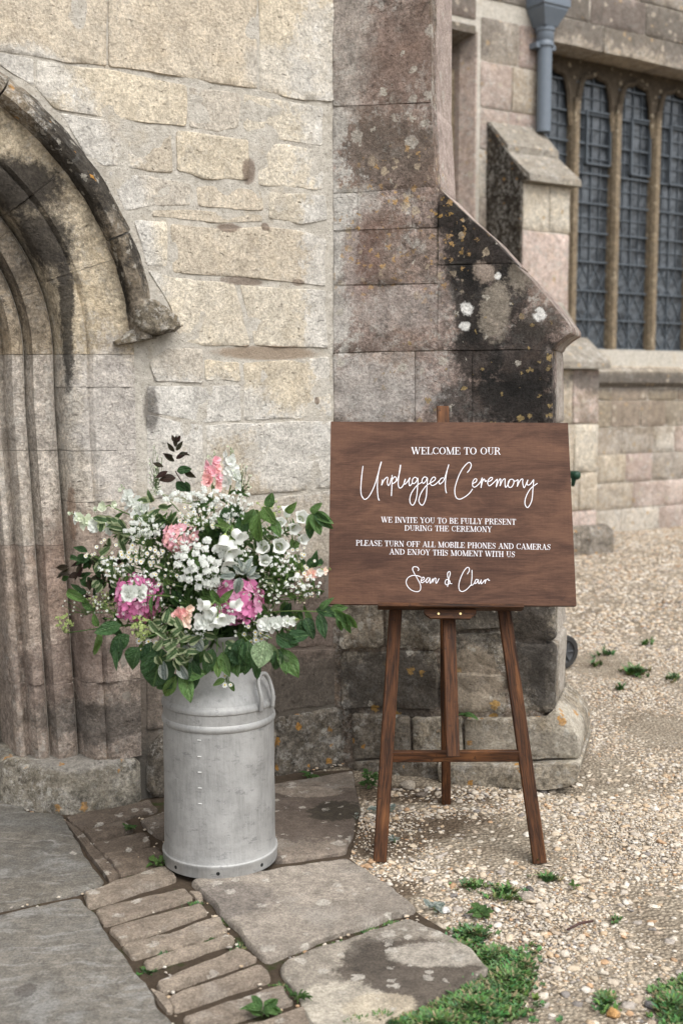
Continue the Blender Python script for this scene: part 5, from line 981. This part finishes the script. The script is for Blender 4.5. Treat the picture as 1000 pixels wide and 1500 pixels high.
bells([(434, 846, .03, -.3, -.5, -.8), (420, 858, .028, .2, -.5, -.9), (445, 862, .026, .2, -.4, -.9)], 'bellflower stem with small white buds at the right', (425, 835), f=.12)
for a in [(208, 808, 32, 22, 26, .016, 'spray of tiny white daisies left of the button flowers'), (225, 944, 28, 18, 16, .019, 'spray of white daisies with yellow centres at the lower left'), (374, 928, 20, 18, 16, .018, 'spray of white daisies with yellow centres at the lower right'), (440, 825, 25, 25, 14, .014, 'spray of tiny white daisies beside the right snapdragon'),
          (150, 810, 25, 20, 14, .013, 'spray of tiny white daisies at the far left'), (300, 755, 40, 20, 20, .014, 'spray of tiny white daisies under the flat lace flower'), (245, 840, 25, 25, 14, .013, 'spray of tiny white daisies above the left hydrangea'), (405, 850, 30, 25, 14, .012, 'spray of tiny white daisies above the silver leaves')]: daisies(*a)
daisies(354, 705, 16, 28, 34, .006, 'airy green and white filler spray beside the white snapdragon', f=.03, group=None, mp=P_CREAM); daisies(228, 690, 12, 40, 34, .006, 'airy grey-green filler spray beside the bronze spire', f=.0, group=None, mp=P_CREAM); daisies(125, 885, 36, 20, 30, .007, 'airy white filler spray reaching left', f=.04, group=None)
# foliage set leaf by leaf
t = branch(257, 690, [(258, 700, -1, .1, 26, 13, L_RED), (259, 690, .9, -.1, 24, 14, L_DARK), (258, 706, .7, .5, 24, 15, L_DARK), (256, 676, -.7, -.5, 20, 8, L_RED), (258, 672, .8, -.4, 20, 8), (256, 662, -.6, -.8, 18, 7), (258, 660, .6, -.8, 18, 7), (257, 655, .1, -1, 18, 7), (254, 668, -1, -.2, 16, 6), (262, 666, 1, -.1, 16, 6), (270, 690, .9, .5, 20, 9), (246, 690, -.9, .5, 22, 8), (257, 648, -.4, -.9, 12, 6), (260, 648, .4, -.9, 12, 6), (272, 705, .3, 1, 20, 10, L_DARK), (240, 684, -.9, -.3, 18, 7)],
           'dark bronze leafy spire at the top left of the bouquet', m=L_RED, kind='lance', f=.03, tm=M_TWIG)
branch(452, 760, [(456, 752, .6, -.7, 22, 12), (458, 752, 1, .45, 34, 15), (457, 752, .35, 1, 34, 18), (456, 752, -.15, 1, 30, 15), (462, 750, .75, .8, 36, 15, L_DARK), (452, 764, .1, 1, 26, 14, L_DARK)], 'branch of fresh green leaves overlapping the board at the upper right', f=.1)
branch(378, 760, [(380, 750, -.05, 1, 52, 20, L_LIGHT), (392, 744, .3, -.9, 24, 15), (385, 742, .6, .8, 34, 18, L_LIGHT), (372, 745, -.5, .8, 30, 15), (400, 760, .4, .9, 30, 15), (418, 750, .5, -.4, 22, 12, L_LIGHT)], 'branch of large light green leaves at the upper right', m=L_MID, f=.16)
branch(337, 770, [(335, 740, -.1, 1, 34, 20, L_DARK), (338, 738, .5, .8, 30, 17, L_DARK), (354, 755, .1, 1, 34, 20, L_DARK), (350, 752, .7, .4, 22, 12)], 'dark rounded leaves beneath the white snapdragon', f=.12, kind='round')
branch(478, 896, [(462, 893, .9, .2, 44, 17, L_DARK), (468, 897, .25, 1, 40, 17, L_DARK), (490, 893, .8, .6, 34, 14), (497, 896, .1, 1, 32, 13), (503, 898, .3, 1, 34, 12), (508, 899, .6, 1, 30, 11), (446, 905, .45, .9, 34, 18, L_DARK), (440, 908, .1, 1, 34, 19, L_DARK), (470, 893, .5, -.6, 24, 10), (484, 892, .9, -.1, 26, 12)], 'long branch of dark pointed leaves reaching right below the board', m=L_MID, f=.14)
branch(398, 935, [(388, 938, -.2, 1, 40, 32, L_PALE), (396, 942, .15, 1, 36, 22, L_PALE), (414, 950, .5, .9, 48, 26, L_MID), (408, 950, -.15, 1, 34, 18, L_DARK), (414, 958, .1, 1, 26, 15, L_PALE), (420, 935, .9, -.1, 32, 22, L_DARK), (404, 930, .8, .4, 36, 22, L_DARK), (412, 948, .2, 1, 40, 18, L_MID)], 'leafy stem with pale leaf undersides hanging over the churn handle', f=.24)
branch(365, 940, [(364, 938, -.1, 1, 52, 26), (372, 955, .15, 1, 42, 16), (356, 935, -.4, 1, 44, 22), (345, 940, -.3, 1, 40, 20)], 'dark drooping leaves over the churn neck on the right', m=L_DARK, f=.2)
branch(225, 955, [(238, 950, -.25, 1, 62, 50), (205, 948, -.5, .9, 36, 26), (190, 930, -.6, .5, 40, 22), (178, 915, -.8, .25, 40, 20), (176, 935, -.2, 1, 40, 18), (222, 940, -.1, 1, 44, 28), (168, 948, .1, 1, 34, 8)], 'stem of very large dark green leaves at the lower left', m=L_DARK, f=.22)
branch(262, 985, [(262, 990, -.9, .5, 40, 22, L_DARK), (262, 985, .95, .05, 40, 26), (268, 982, .25, 1, 48, 22, L_MID), (258, 990, -.5, .9, 42, 18, L_LIGHT), (280, 965, .1, 1, 50, 20, L_DARK), (262, 978, .5, -.5, 30, 20, L_MID)], 'sprig of glossy green leaves drooping over the churn shoulder', m=L_MID, f=.2)
branch(150, 920, [(145, 918, -.4, -.9, 22, 12, L_LIGHT), (148, 925, -.3, 1, 42, 11, L_LIGHT), (150, 916, .9, -.1, 26, 10), (160, 918, .7, .5, 26, 12, L_DARK), (98, 866, .9, .4, 34, 15, L_LIGHT), (120, 880, .6, .6, 26, 10)], 'light green narrow leaves at the far left over the doorway', m=L_MID, f=.08)
for i, (px, py, lab) in enumerate([(150, 850, 'dark bronze twigs with small leaves at the left edge'), (130, 825, 'dark bronze twigs with small leaves near the white stock')]):
    branch(px, py, [(px + fr.uniform(-30, 25), py + fr.uniform(-25, 25), fr.uniform(-1, .5), fr.uniform(-.8, .8), fr.uniform(14, 26), fr.uniform(6, 10), fr.choice([L_RED, L_DARK])) for k in range(22)], lab, kind='lance', f=.03, tm=M_TWIG)
for (px, py, f_, lab) in [(175, 778, .06, 'cream-edged leafy stem at the upper left'), (165, 835, .07, 'cream-edged leafy stem at the left among the tiny daisies'), (248, 935, .27, 'cream-edged leafy stem at the front above the churn neck'), (275, 955, .25, 'cream-edged grey-green stem above the drooping sprig'), (230, 760, .08, 'cream-edged leafy stem near the salmon snapdragon')]:
    branch(px, py, [(px + fr.uniform(-26, 26), py + fr.uniform(-26, 26), fr.uniform(-1, 1), fr.uniform(-1, .9), fr.uniform(15, 24), fr.uniform(9, 13)) for k in range(15)], lab, m=L_VAR, f=f_)
branch(358, 838, [(360, 840, -.8, -.5, 22, 10), (360, 840, .3, -1, 24, 12), (360, 840, .9, .2, 22, 12), (358, 838, -.4, -1, 20, 9), (362, 842, .7, -.6, 18, 9), (345, 842, -.9, .1, 22, 13), (352, 846, -.2, .8, 24, 15)], 'silver felted leaves in the middle right of the bouquet', m=L_SILV, f=.25)
branch(285, 950, [(280, 930, .5, .7, 28, 20), (270, 945, .3, .9, 26, 20), (240, 968, .0, 1, 30, 15), (262, 972, .4, .8, 26, 15)], 'grey-green felted leaves above the churn neck', m=L_SILV, kind='round', f=.24)
branch(330, 985, [(322, 972, -.6, .5, 18, 8, L_MID), (330, 965, .6, .4, 22, 10, L_LIGHT), (335, 978, .8, .2, 24, 14, L_MID), (330, 995, -.7, .3, 20, 9), (336, 998, .4, .9, 18, 8)], 'trailing sprig over the churn front', m=L_LIGHT, f=.19)
daisies(333, 985, 10, 28, 9, .018, 'small white trumpet blossoms trailing over the churn front', f=.2, group=None)
daisies(440, 868, 22, 16, 24, .006, 'fine twiggy spray with tiny pinkish buds at the right', f=.1, group=None, mp=P_PEACH)
for k in range(78):
    a = k * 2.39996; q = math.sqrt((k + .5) / 78); px, py = 305 + 172 * q * math.cos(a) + fr.uniform(-8, 8), 848 + 116 * q * math.sin(a) + fr.uniform(-8, 8)
    filler(px, py, fwd(px, py) - fr.uniform(.02, .12), ('mid', 'fine', 'light', 'var', 'fine', 'dark', 'light', 'mid', 'fine')[k % 9])
for k in range(22):
    a = k * 2.39996 + 1; q = math.sqrt((k + .5) / 22); px, py = 300 + 165 * q * math.cos(a), 835 + 105 * q * math.sin(a)
    if k % 2: daisies(px, py, 28, 24, 17, .0082, place_label('fine white filler spray', px, py), f=fwd(px, py) + .005, group='fine white filler sprays')
    else: umbel(px, py, 24, 18, 20, .014, place_label('feathery white lace flower', px, py), f=fwd(px, py) + .005, dens=9)
# ------------------------------------------------------------------ gravel, grass, weeds and small things on the ground
npr = np.random.default_rng(7)
def ico(sub):
    bm = bmesh.new(); bmesh.ops.create_icosphere(bm, subdivisions=sub, radius=1); V = np.array([v.co[:] for v in bm.verts]); T = np.array([[v.index for v in f.verts] for f in bm.faces]); bm.free(); return V, T
def in_poly(x, y, poly):
    c = np.zeros(len(x), bool); n = len(poly); j = n - 1
    for i in range(n):
        xi, yi = poly[i]; xj, yj = poly[j]; c ^= ((yi > y) != (yj > y)) & (x < (xj - xi) * (y - yi) / (yj - yi + 1e-12) + xi); j = i
    return c
PATHP = [tuple(p) for p in pathpoly]
b0 = BUTT.world(0, -.02, 0)[:2]; b1 = BUTT.world(.93, -.04, 0)[:2]; b2 = BUTT.world(.97, .5, 0)[:2]; b3 = BUTT.world(0, .6, 0)[:2]
BUTP = [tuple(b0), tuple(b1), tuple(b2), tuple(b3)]
def wall_side(x, y, fr_, h): return ((x - fr_.O[0]) * fr_.I[0] + (y - fr_.O[1]) * fr_.I[1]) < h
BX = float(b2[0])
GCOL = np.array([(.44, .375, .295), (.48, .425, .35), (.42, .345, .255), (.4, .3, .2), (.36, .235, .14), (.3, .265, .23), (.2, .18, .165), (.52, .475, .41), (.34, .275, .21), (.47, .385, .285), (.4, .35, .29)]); GP = np.array([.17, .16, .13, .08, .05, .08, .04, .1, .07, .07, .05])
def pebbles(name, xy, size, sub, sink=.4):
    n = len(xy); V, T = ico(sub); nv = len(V)
    r = size[:, None] * np.stack([npr.uniform(.75, 1.4, n), npr.uniform(.7, 1.15, n), npr.uniform(.3, .6, n)], 1)
    j = 1 + npr.uniform(-.34, .24, (n, nv, 1)); P = V[None] * j * r[:, None, :]
    a = npr.uniform(0, 2 * PI, n); tx = npr.uniform(-.5, .5, n); ca, sa = np.cos(a)[:, None], np.sin(a)[:, None]; ct, st_2 = np.cos(tx)[:, None], np.sin(tx)[:, None]
    y_ = P[:, :, 1] * ct - P[:, :, 2] * st_2; z_ = P[:, :, 1] * st_2 + P[:, :, 2] * ct; x_ = P[:, :, 0]
    X = x_ * ca - y_ * sa + xy[:, 0:1]; Y = x_ * sa + y_ * ca + xy[:, 1:2]; Z = z_ + xy[:, 2:3] + (size * (.42 - sink))[:, None]
    col = GCOL[npr.choice(len(GCOL), n, p=GP / GP.sum())] * npr.uniform(.88, 1.18, (n, 1)); col = np.repeat(np.c_[col, np.ones(n)][:, None, :], nv, 1)
    W_ = np.stack([X, Y, Z], 2).reshape(-1, 3); TT = (T[None] + (np.arange(n) * nv)[:, None, None]).reshape(-1, 3)
    o = np_mesh(name, W_, TT, M_PEB, None, col.reshape(-1, 4)); return tag(o, kind='stuff')
pb = NT('gravel_stone'); _p = pb.pos(); _n = pb.noise(_p, 120, 4, .7); M_PEB = pb.done(pb.val(pb.attr(), pb.ss(_n, .25, .75, .75, 1.2)), .85, pb.bump(_n, .002), spec=.25)
def scatter(n, y0, y1, xpad=.95):
    y = npr.uniform(y0, y1, n * 2); x = npr.uniform(-.33, .33, n * 2) * y0; x = npr.uniform(-1, 1, n * 2) * (.31 * y1 + xpad); k = np.abs(x) < .31 * y + xpad; return x[k], y[k]
def allowed(x, y, inpath=False):
    ok = ~in_poly(x, y, BUTP) & wall_side(x, y, NAVE, -.02)
    left = x < BX; w_ok = wall_side(x, y, WALL, -.0); ok &= np.where(left & (y < 7), w_ok & (y < 4.75), True); ok &= ~((x < BX) & (y > 4.3) & (y < 9) & (x < .2 * y - .05))
    return ok
dirt = [(gp(x_, y_), a_, b_) for x_, y_, a_, b_ in DIRT]
def dirtiness(x, y):
    d = np.zeros(len(x))
    for (cx, cy), rx, ry in dirt: d = np.maximum(d, 1.5 - 1.5 * (((x - cx) / rx) ** 2 + ((y - cy) / ry) ** 2))
    return np.clip(d, 0, 1)
def gz(x, y): return -.012 + .004 * np.sin(x * 7 + 1) * np.cos(y * 5)
def lay(name, y0, y1, per, smin, smax, sub, layer=0.0):
    area = (y1 - y0) * (.31 * (y0 + y1) + 1.9); x, y = scatter(int(area * per), y0, y1); k = allowed(x, y); x, y = x[k], y[k]
    ip = in_poly(x, y, PATHP); k = ~ip; d = dirtiness(x, y); k &= npr.random(len(x)) > d * .8
    x, y = x[k], y[k]; s = np.exp(npr.uniform(np.log(smin), np.log(smax), len(x))); 
    return pebbles(name, np.stack([x, y, gz(x, y) + layer], 1), s, sub)
lay('gravel', 2.2, 4.0, 10500, .0022, .0052, 1); lay('gravel', 2.2, 4.2, 3400, .0045, .0085, 1, .001); lay('gravel', 2.2, 4.6, 220, .0095, .0155, 2, .003); lay('gravel', 4.0, 7.0, 3300, .0045, .0105, 1, .0); lay('gravel', 6.6, 14.5, 700, .011, .021, 1, .0)
# stray stones along the paving edges and joints
x, y = scatter(7500, 2.3, 4.6); k = allowed(x, y) & in_poly(x, y, PATHP) & wall_side(x, y, WALL, -.06); x, y = x[k], y[k]
edge = np.full(len(x), 9.0)
for a, b in zip(PATHP, PATHP[1:] + PATHP[:1]):
    a, b = np.array(a), np.array(b); t_ = np.clip(((x - a[0]) * (b - a)[0] + (y - a[1]) * (b - a)[1]) / ((b - a) @ (b - a)), 0, 1); edge = np.minimum(edge, np.hypot(x - a[0] - t_ * (b - a)[0], y - a[1] - t_ * (b - a)[1]))
k = npr.random(len(x)) < np.where(edge < .05, .5, .0); pebbles('gravel', np.stack([x[k], y[k], np.full(k.sum(), .0)], 1), npr.uniform(.003, .008, k.sum()), 1)
jx = []
for a, b, n in [((225, 1330), (258, 1500), 26), ((250, 1180), (240, 1255), 14), ((180, 1255), (250, 1240), 8), ((290, 1310), (410, 1480), 46), ((205, 1195), (245, 1270), 18), ((40, 1190), (110, 1200), 14), ((395, 1410), (520, 1370), 14), ((0, 1335), (120, 1308), 8), ((520, 1370), (610, 1342), 14), ((420, 1130), (520, 1110), 30), ((440, 1470), (500, 1500), 16)]:
    for _ in range(n): f = npr.random(); q = gp(a[0] + (b[0] - a[0]) * f + npr.normal(0, 5), a[1] + (b[1] - a[1]) * f + npr.normal(0, 4)); jx.append((q[0], q[1], .006))
pebbles('gravel', np.array(jx), npr.uniform(.003, .0085, len(jx)), 1)
# grass and moss: thin blades and small leaflets in tufts
gr_ = NT('grass_blade'); M_GRASS = gr_.done(gr_.attr(), .55, spec=.25)
def tufts(name, spots, blade=(.012, .035), wd=.0022, dark=1.0):
    V = []; Fq = []; cl = []
    for (px, py, rx, ry, n) in spots:
        for _ in range(n):
            a = fr.uniform(0, 2 * PI); q = min(1.5, abs(fr.gauss(0, .58))); g = gp(px + rx * q * math.cos(a), py + ry * q * math.sin(a)); base = np.array([g[0], g[1], -.006])
            c = (np.array([fr.uniform(.05, .1), fr.uniform(.105, .18), fr.uniform(.03, .06)]) if fr.random() > .12 else np.array([.2, .17, .09])) * dark
            for k in range(fr.randrange(6, 11)):
                h = fr.uniform(*blade) * max(.4, 1.15 - .5 * q) * fr.choice([.6, 1, 1, 1.3]); b = fr.uniform(0, 2 * PI); ln = fr.uniform(.3, 1.1); d = np.array([math.cos(b), math.sin(b)]); w2 = np.array([-d[1], d[0], 0]) * wd * fr.uniform(.6, 1.5)
                p0 = base + np.array([*(d * .004), 0]); p1 = p0 + np.array([*(d * h * ln * .4), h * .6]); p2 = p0 + np.array([*(d * h * ln), h * fr.uniform(.7, 1)])
                i = len(V); V += [p0 - w2, p0 + w2, p1 - w2 * 1.3, p1 + w2 * 1.3, p2 - w2 * .4, p2 + w2 * .4]; Fq += [(i, i + 1, i + 3, i + 2), (i + 2, i + 3, i + 5, i + 4)]; cc = (*(c * fr.uniform(.75, 1.25)), 1); cl += [cc] * 6
    return tag(np_mesh(name, np.array(V), np.array(Fq), M_GRASS, None, np.array(cl)), kind='stuff')
tufts('grass', [(690, 1468, 70, 30, 1178), (640, 1492, 60, 20, 627), (745, 1428, 36, 34, 494), (720, 1395, 30, 16, 171), (690, 1362, 34, 12, 114), (675, 1385, 25, 16, 95), (765, 1405, 22, 26, 114), (700, 1450, 90, 50, 228), (560, 1492, 45, 14, 228), (520, 1498, 30, 14, 304), (985, 1465, 28, 30, 418), (1010, 1440, 20, 20, 152), (885, 1460, 16, 16, 45), (740, 1300, 28, 14, 57), (690, 1290, 20, 8, 26), (800, 1280, 20, 6, 30)], blade=(.006, .021), wd=.0028)
tufts('grass', [(930, 982, 24, 6, 60), (885, 955, 18, 4, 8), (950, 940, 14, 3, 6), (985, 990, 14, 5, 8), (870, 970, 14, 4, 5), (910, 1005, 14, 3, 5)], blade=(.015, .04), wd=.004)
tufts('moss', [(330, 1345, 12, 10, 40), (285, 1320, 16, 6, 30), (260, 1305, 14, 5, 26), (245, 1395, 30, 6, 40), (305, 1372, 20, 6, 30), (215, 1415, 20, 10, 40), (410, 1440, 14, 10, 30), (545, 1360, 26, 8, 120), (575, 1350, 16, 6, 60), (500, 1378, 20, 5, 24), (450, 1392, 20, 4, 16), (205, 1360, 8, 16, 20), (350, 1385, 14, 16, 24), (255, 1270, 8, 4, 8), (900, 1340, 16, 5, 10), (620, 1385, 8, 4, 10)], blade=(.004, .012), wd=.002, dark=.75)
# weeds: small plants, each its own thing
def weed(px, py, n, L, W, label, m, kind='oval', h=.02, spread=.03, z=.0):
    g = ground(px, py, z); t = empty('weed', g, 0, label, 'weed')
    for k in range(n):
        a = fr.uniform(0, 2 * PI); d = Vector((math.cos(a), math.sin(a), fr.uniform(.1, .7))); s = fr.uniform(.6, 1.15); p = Vector((math.cos(a), math.sin(a), 0)) * fr.uniform(0, spread) * s; p.z = fr.uniform(0, h)
        leaf(t, p, d, Vector((0, -.4, 1)) + rv(.4), L * s, W * s, kind, m)
    mb = MB(); mb.tube([(0, 0, -.01), (0, 0, h * .9)], .0015, 5); mb.build('stem', M_STEM, t); return t
weed(541, 1152, 34, .028, .017, 'bright green leafy weed behind the left easel leg', L_MID, h=.05, spread=.03); weed(562, 1190, 22, .032, .018, 'grey-green flat weed beside the left easel leg', L_SILV, h=.015, spread=.03)
weed(384, 1484, 13, .045, .022, 'dandelion rosette between the setts at the bottom of the photo', L_MID, h=.008, spread=.012, z=.012); weed(186, 1216, 16, .02, .012, 'small green sprig between the brown setts left of the churn', L_MID, h=.015, spread=.015, z=.012)
weed(232, 1266, 14, .026, .018, 'pale clover-like weed at the foot of the churn', L_LIGHT, kind='round', h=.015, spread=.025, z=.012); weed(706, 1340, 16, .034, .02, 'flat green rosette on the gravel above the grass', L_MID, h=.008, spread=.015); weed(636, 1332, 14, .03, .016, 'grey-green rosette at the corner of the big flagstone', L_SILV, h=.008, spread=.015)
weed(436, 1464, 14, .03, .008, 'grassy tuft in the joint of the lowest flagstone', L_MID, kind='lance', h=.01, spread=.015, z=.01); weed(840, 1300, 8, .02, .012, 'tiny seedling alone on the gravel at the right', L_LIGHT, h=.01, spread=.012); weed(455, 1138, 6, .05, .014, 'long green leaf lying at the foot of the dark plinth', L_MID, kind='lance', h=.004, spread=.02)
weed(578, 1232, 10, .022, .014, 'tiny weed right of the left easel foot', L_SILV, h=.01, spread=.015); weed(790, 1258, 9, .024, .006, 'thin grass tuft at the right easel foot', L_MID, kind='lance', h=.01, spread=.02); weed(518, 1200, 9, .02, .012, 'small weed at the edge of the dark flagstone', L_SILV, h=.01, spread=.012)
g = BUTT.world(*[(lambda u: (u[0], -.035, u[1]))(BUTT.uz(682, 1046))][0]); t = empty('weed', g, 0, 'single green leaf plant growing from the buttress joint', 'weed')
for d, L in (((.9, -.4, .1), .055), ((-.5, -.5, .6), .03), ((.4, -.6, .6), .035)): leaf(t, (0, 0, 0), d, (0, -.5, 1), L, L * .5, 'oval', L_MID)
# loose stones big enough to single out, a stick
def rock(px, py, r, tint, label, sq=.55, seed=1):
    V, T = ico(3); rr = random.Random(seed); ax = [rr.uniform(.8, 1.4), rr.uniform(.7, 1.0), sq]
    V = np.array([v * (1 + .35 * nz(v[0] + seed * 7, v[1], v[2], 1.1, 3)) for v in V]) * ax * r; a = rr.uniform(0, 6); V[:, :2] = V[:, :2] @ np.array([[math.cos(a), -math.sin(a)], [math.sin(a), math.cos(a)]])
    me = mesh('stone', V, [tuple(map(int, t_)) for t_ in T], True); o = link('loose_stone', me, M_SETT, None, ground(px, py, r * sq * .5 - .008)); o.color = (*tint, 1); return tag(o, label, 'stone')
rock(597, 1150, .032, lin(165, 155, 140), 'pale grey lump of stone under the easel crossbar', seed=3); rock(618, 1164, .024, lin(120, 110, 100), 'darker flat stone beside the pale lump under the easel', .35, 4); rock(775, 1302, .013, lin(85, 82, 80), 'dark grey pebble below the right easel leg', seed=5); rock(771, 1312, .018, lin(150, 140, 128), 'large grey-brown pebble just below the dark grey one', seed=6)
rock(897, 1484, .017, lin(190, 145, 90), 'orange-brown rounded pebble near the bottom right', .6, 8); rock(952, 1472, .015, lin(95, 95, 98), 'slate grey pebble near the right-hand grass', seed=9); rock(650, 1333, .016, lin(210, 208, 205), 'pale bluish white pebble by the flagstone corner', seed=10); rock(262, 1408, .016, lin(190, 178, 160), 'pale chip of stone lying on the narrow setts', .4, 11); rock(98, 1190, .016, lin(200, 195, 186), 'white chip of stone by the doorway base block', .5, 12); rock(75, 1186, .013, lin(170, 140, 115), 'small brownish stone by the doorway base block', .7, 13)
a, b = ground(830, 1362, .004), ground(868, 1349, .01); stk = MB().tube([tuple(a), tuple((a + b) / 2 + np.array([0, .004, .004])), tuple(b)], [.003, .0042, .003], 6).build('stick', M_TWIG, smooth=True); tag(stk, 'short brown stick lying on the gravel at the right', 'stick')
# hand trolley parked behind the buttress: one wheel and the green grip show
rb = NT('black_rubber'); M_RUB = rb.done(rb.mix(rb.noise(rb.obj(), 40, 4), (.016, .016, .017), (.045, .043, .04)), .7); pl_ = NT('grey_plastic'); M_RIM = pl_.done((.05, .052, .056), .5); gn = NT('green_plastic'); M_GRN = gn.done((.01, .04, .022), .5); stl = NT('steel_tube'); M_STEEL = stl.done((.18, .19, .2), .4, metal=.8)
wc = ground(824, 979, -.006); wy = float(wc[1]); wr = .52 * (979 - 930) / F * wy
tro = empty('hand_trolley', wc, R(-61), 'hand trolley with black wheel and green grip half hidden behind the buttress', 'trolley')
for xo in (0, -.42):
    m2 = MB(); prof = [(wr - .032, -.012), (wr - .03, -.02), (wr - .008, -.021), (wr, -.012), (wr, .012), (wr - .008, .021), (wr - .03, .02), (wr - .032, .012)]; n = 28
    m2.lathe(prof, n); V = [(z + xo, x_, y_ + wr) for (x_, y_, z) in m2.V]; wh = part('wheel', V, m2.F, M_RUB, tro, auto=40); m3 = MB()
    m3.lathe([(.0, -.016), (.02, -.016), (.022, -.006), (wr - .04, -.006), (wr - .031, -.012), (wr - .031, .012), (wr - .04, .006), (.022, .006), (.02, .016), (0, .016)], n)
    rm = part('rim', [(z + xo, x_, y_ + wr) for (x_, y_, z) in m3.V], m3.F, M_RIM, None, auto=40); rm.parent = wh; rm.location = Vector(rm.location) - Vector(wh.location)
    for k in range(6):
        a = k * PI / 3; m4 = MB().tube([(.011, .018 * math.cos(a), .018 * math.sin(a)), (.011, (wr - .034) * math.cos(a), (wr - .034) * math.sin(a))], .006, 5); s_ = m4.build('spoke', M_RIM); s_.parent = wh; s_.location = Vector(s_.location) + Vector((xo, 0, wr)) - Vector(wh.location)
hz_ = float(at_y(836, 695, wy)[2])
MB().tube([(-.44, 0, wr), (.02, 0, wr)], .008, 8).build('axle', M_STEEL, tro)
gx = .03
m2 = MB(); m2.tube([(-.36, .0, wr), (-.36, .04, .5), (-.36, .06, hz_ - .03), (-.3, .06, hz_), (gx - .09, .06, hz_)], .012, 8); m2.tube([(-.06, .0, wr), (-.06, .04, .5), (-.06, .06, hz_ - .001)], .012, 8); m2.build('frame', M_STEEL, tro, smooth=True)
m2 = MB(); m2.box((-.4, -.2, .012), (-.02, .0, .026)); m2.build('toe_plate', M_STEEL, tro)
MB().tube([(gx - .1, .06, hz_), (gx - .012, .055, hz_), (gx, .05, hz_ + .003)], [.02, .024, .016], 10).build('grip', M_GRN, tro, smooth=True); MB().tube([(gx - .03, .05, hz_ + .002), (gx - .035, .045, hz_ - .06)], [.018, .009], 8).build('lever', M_GRN, tro, smooth=True)
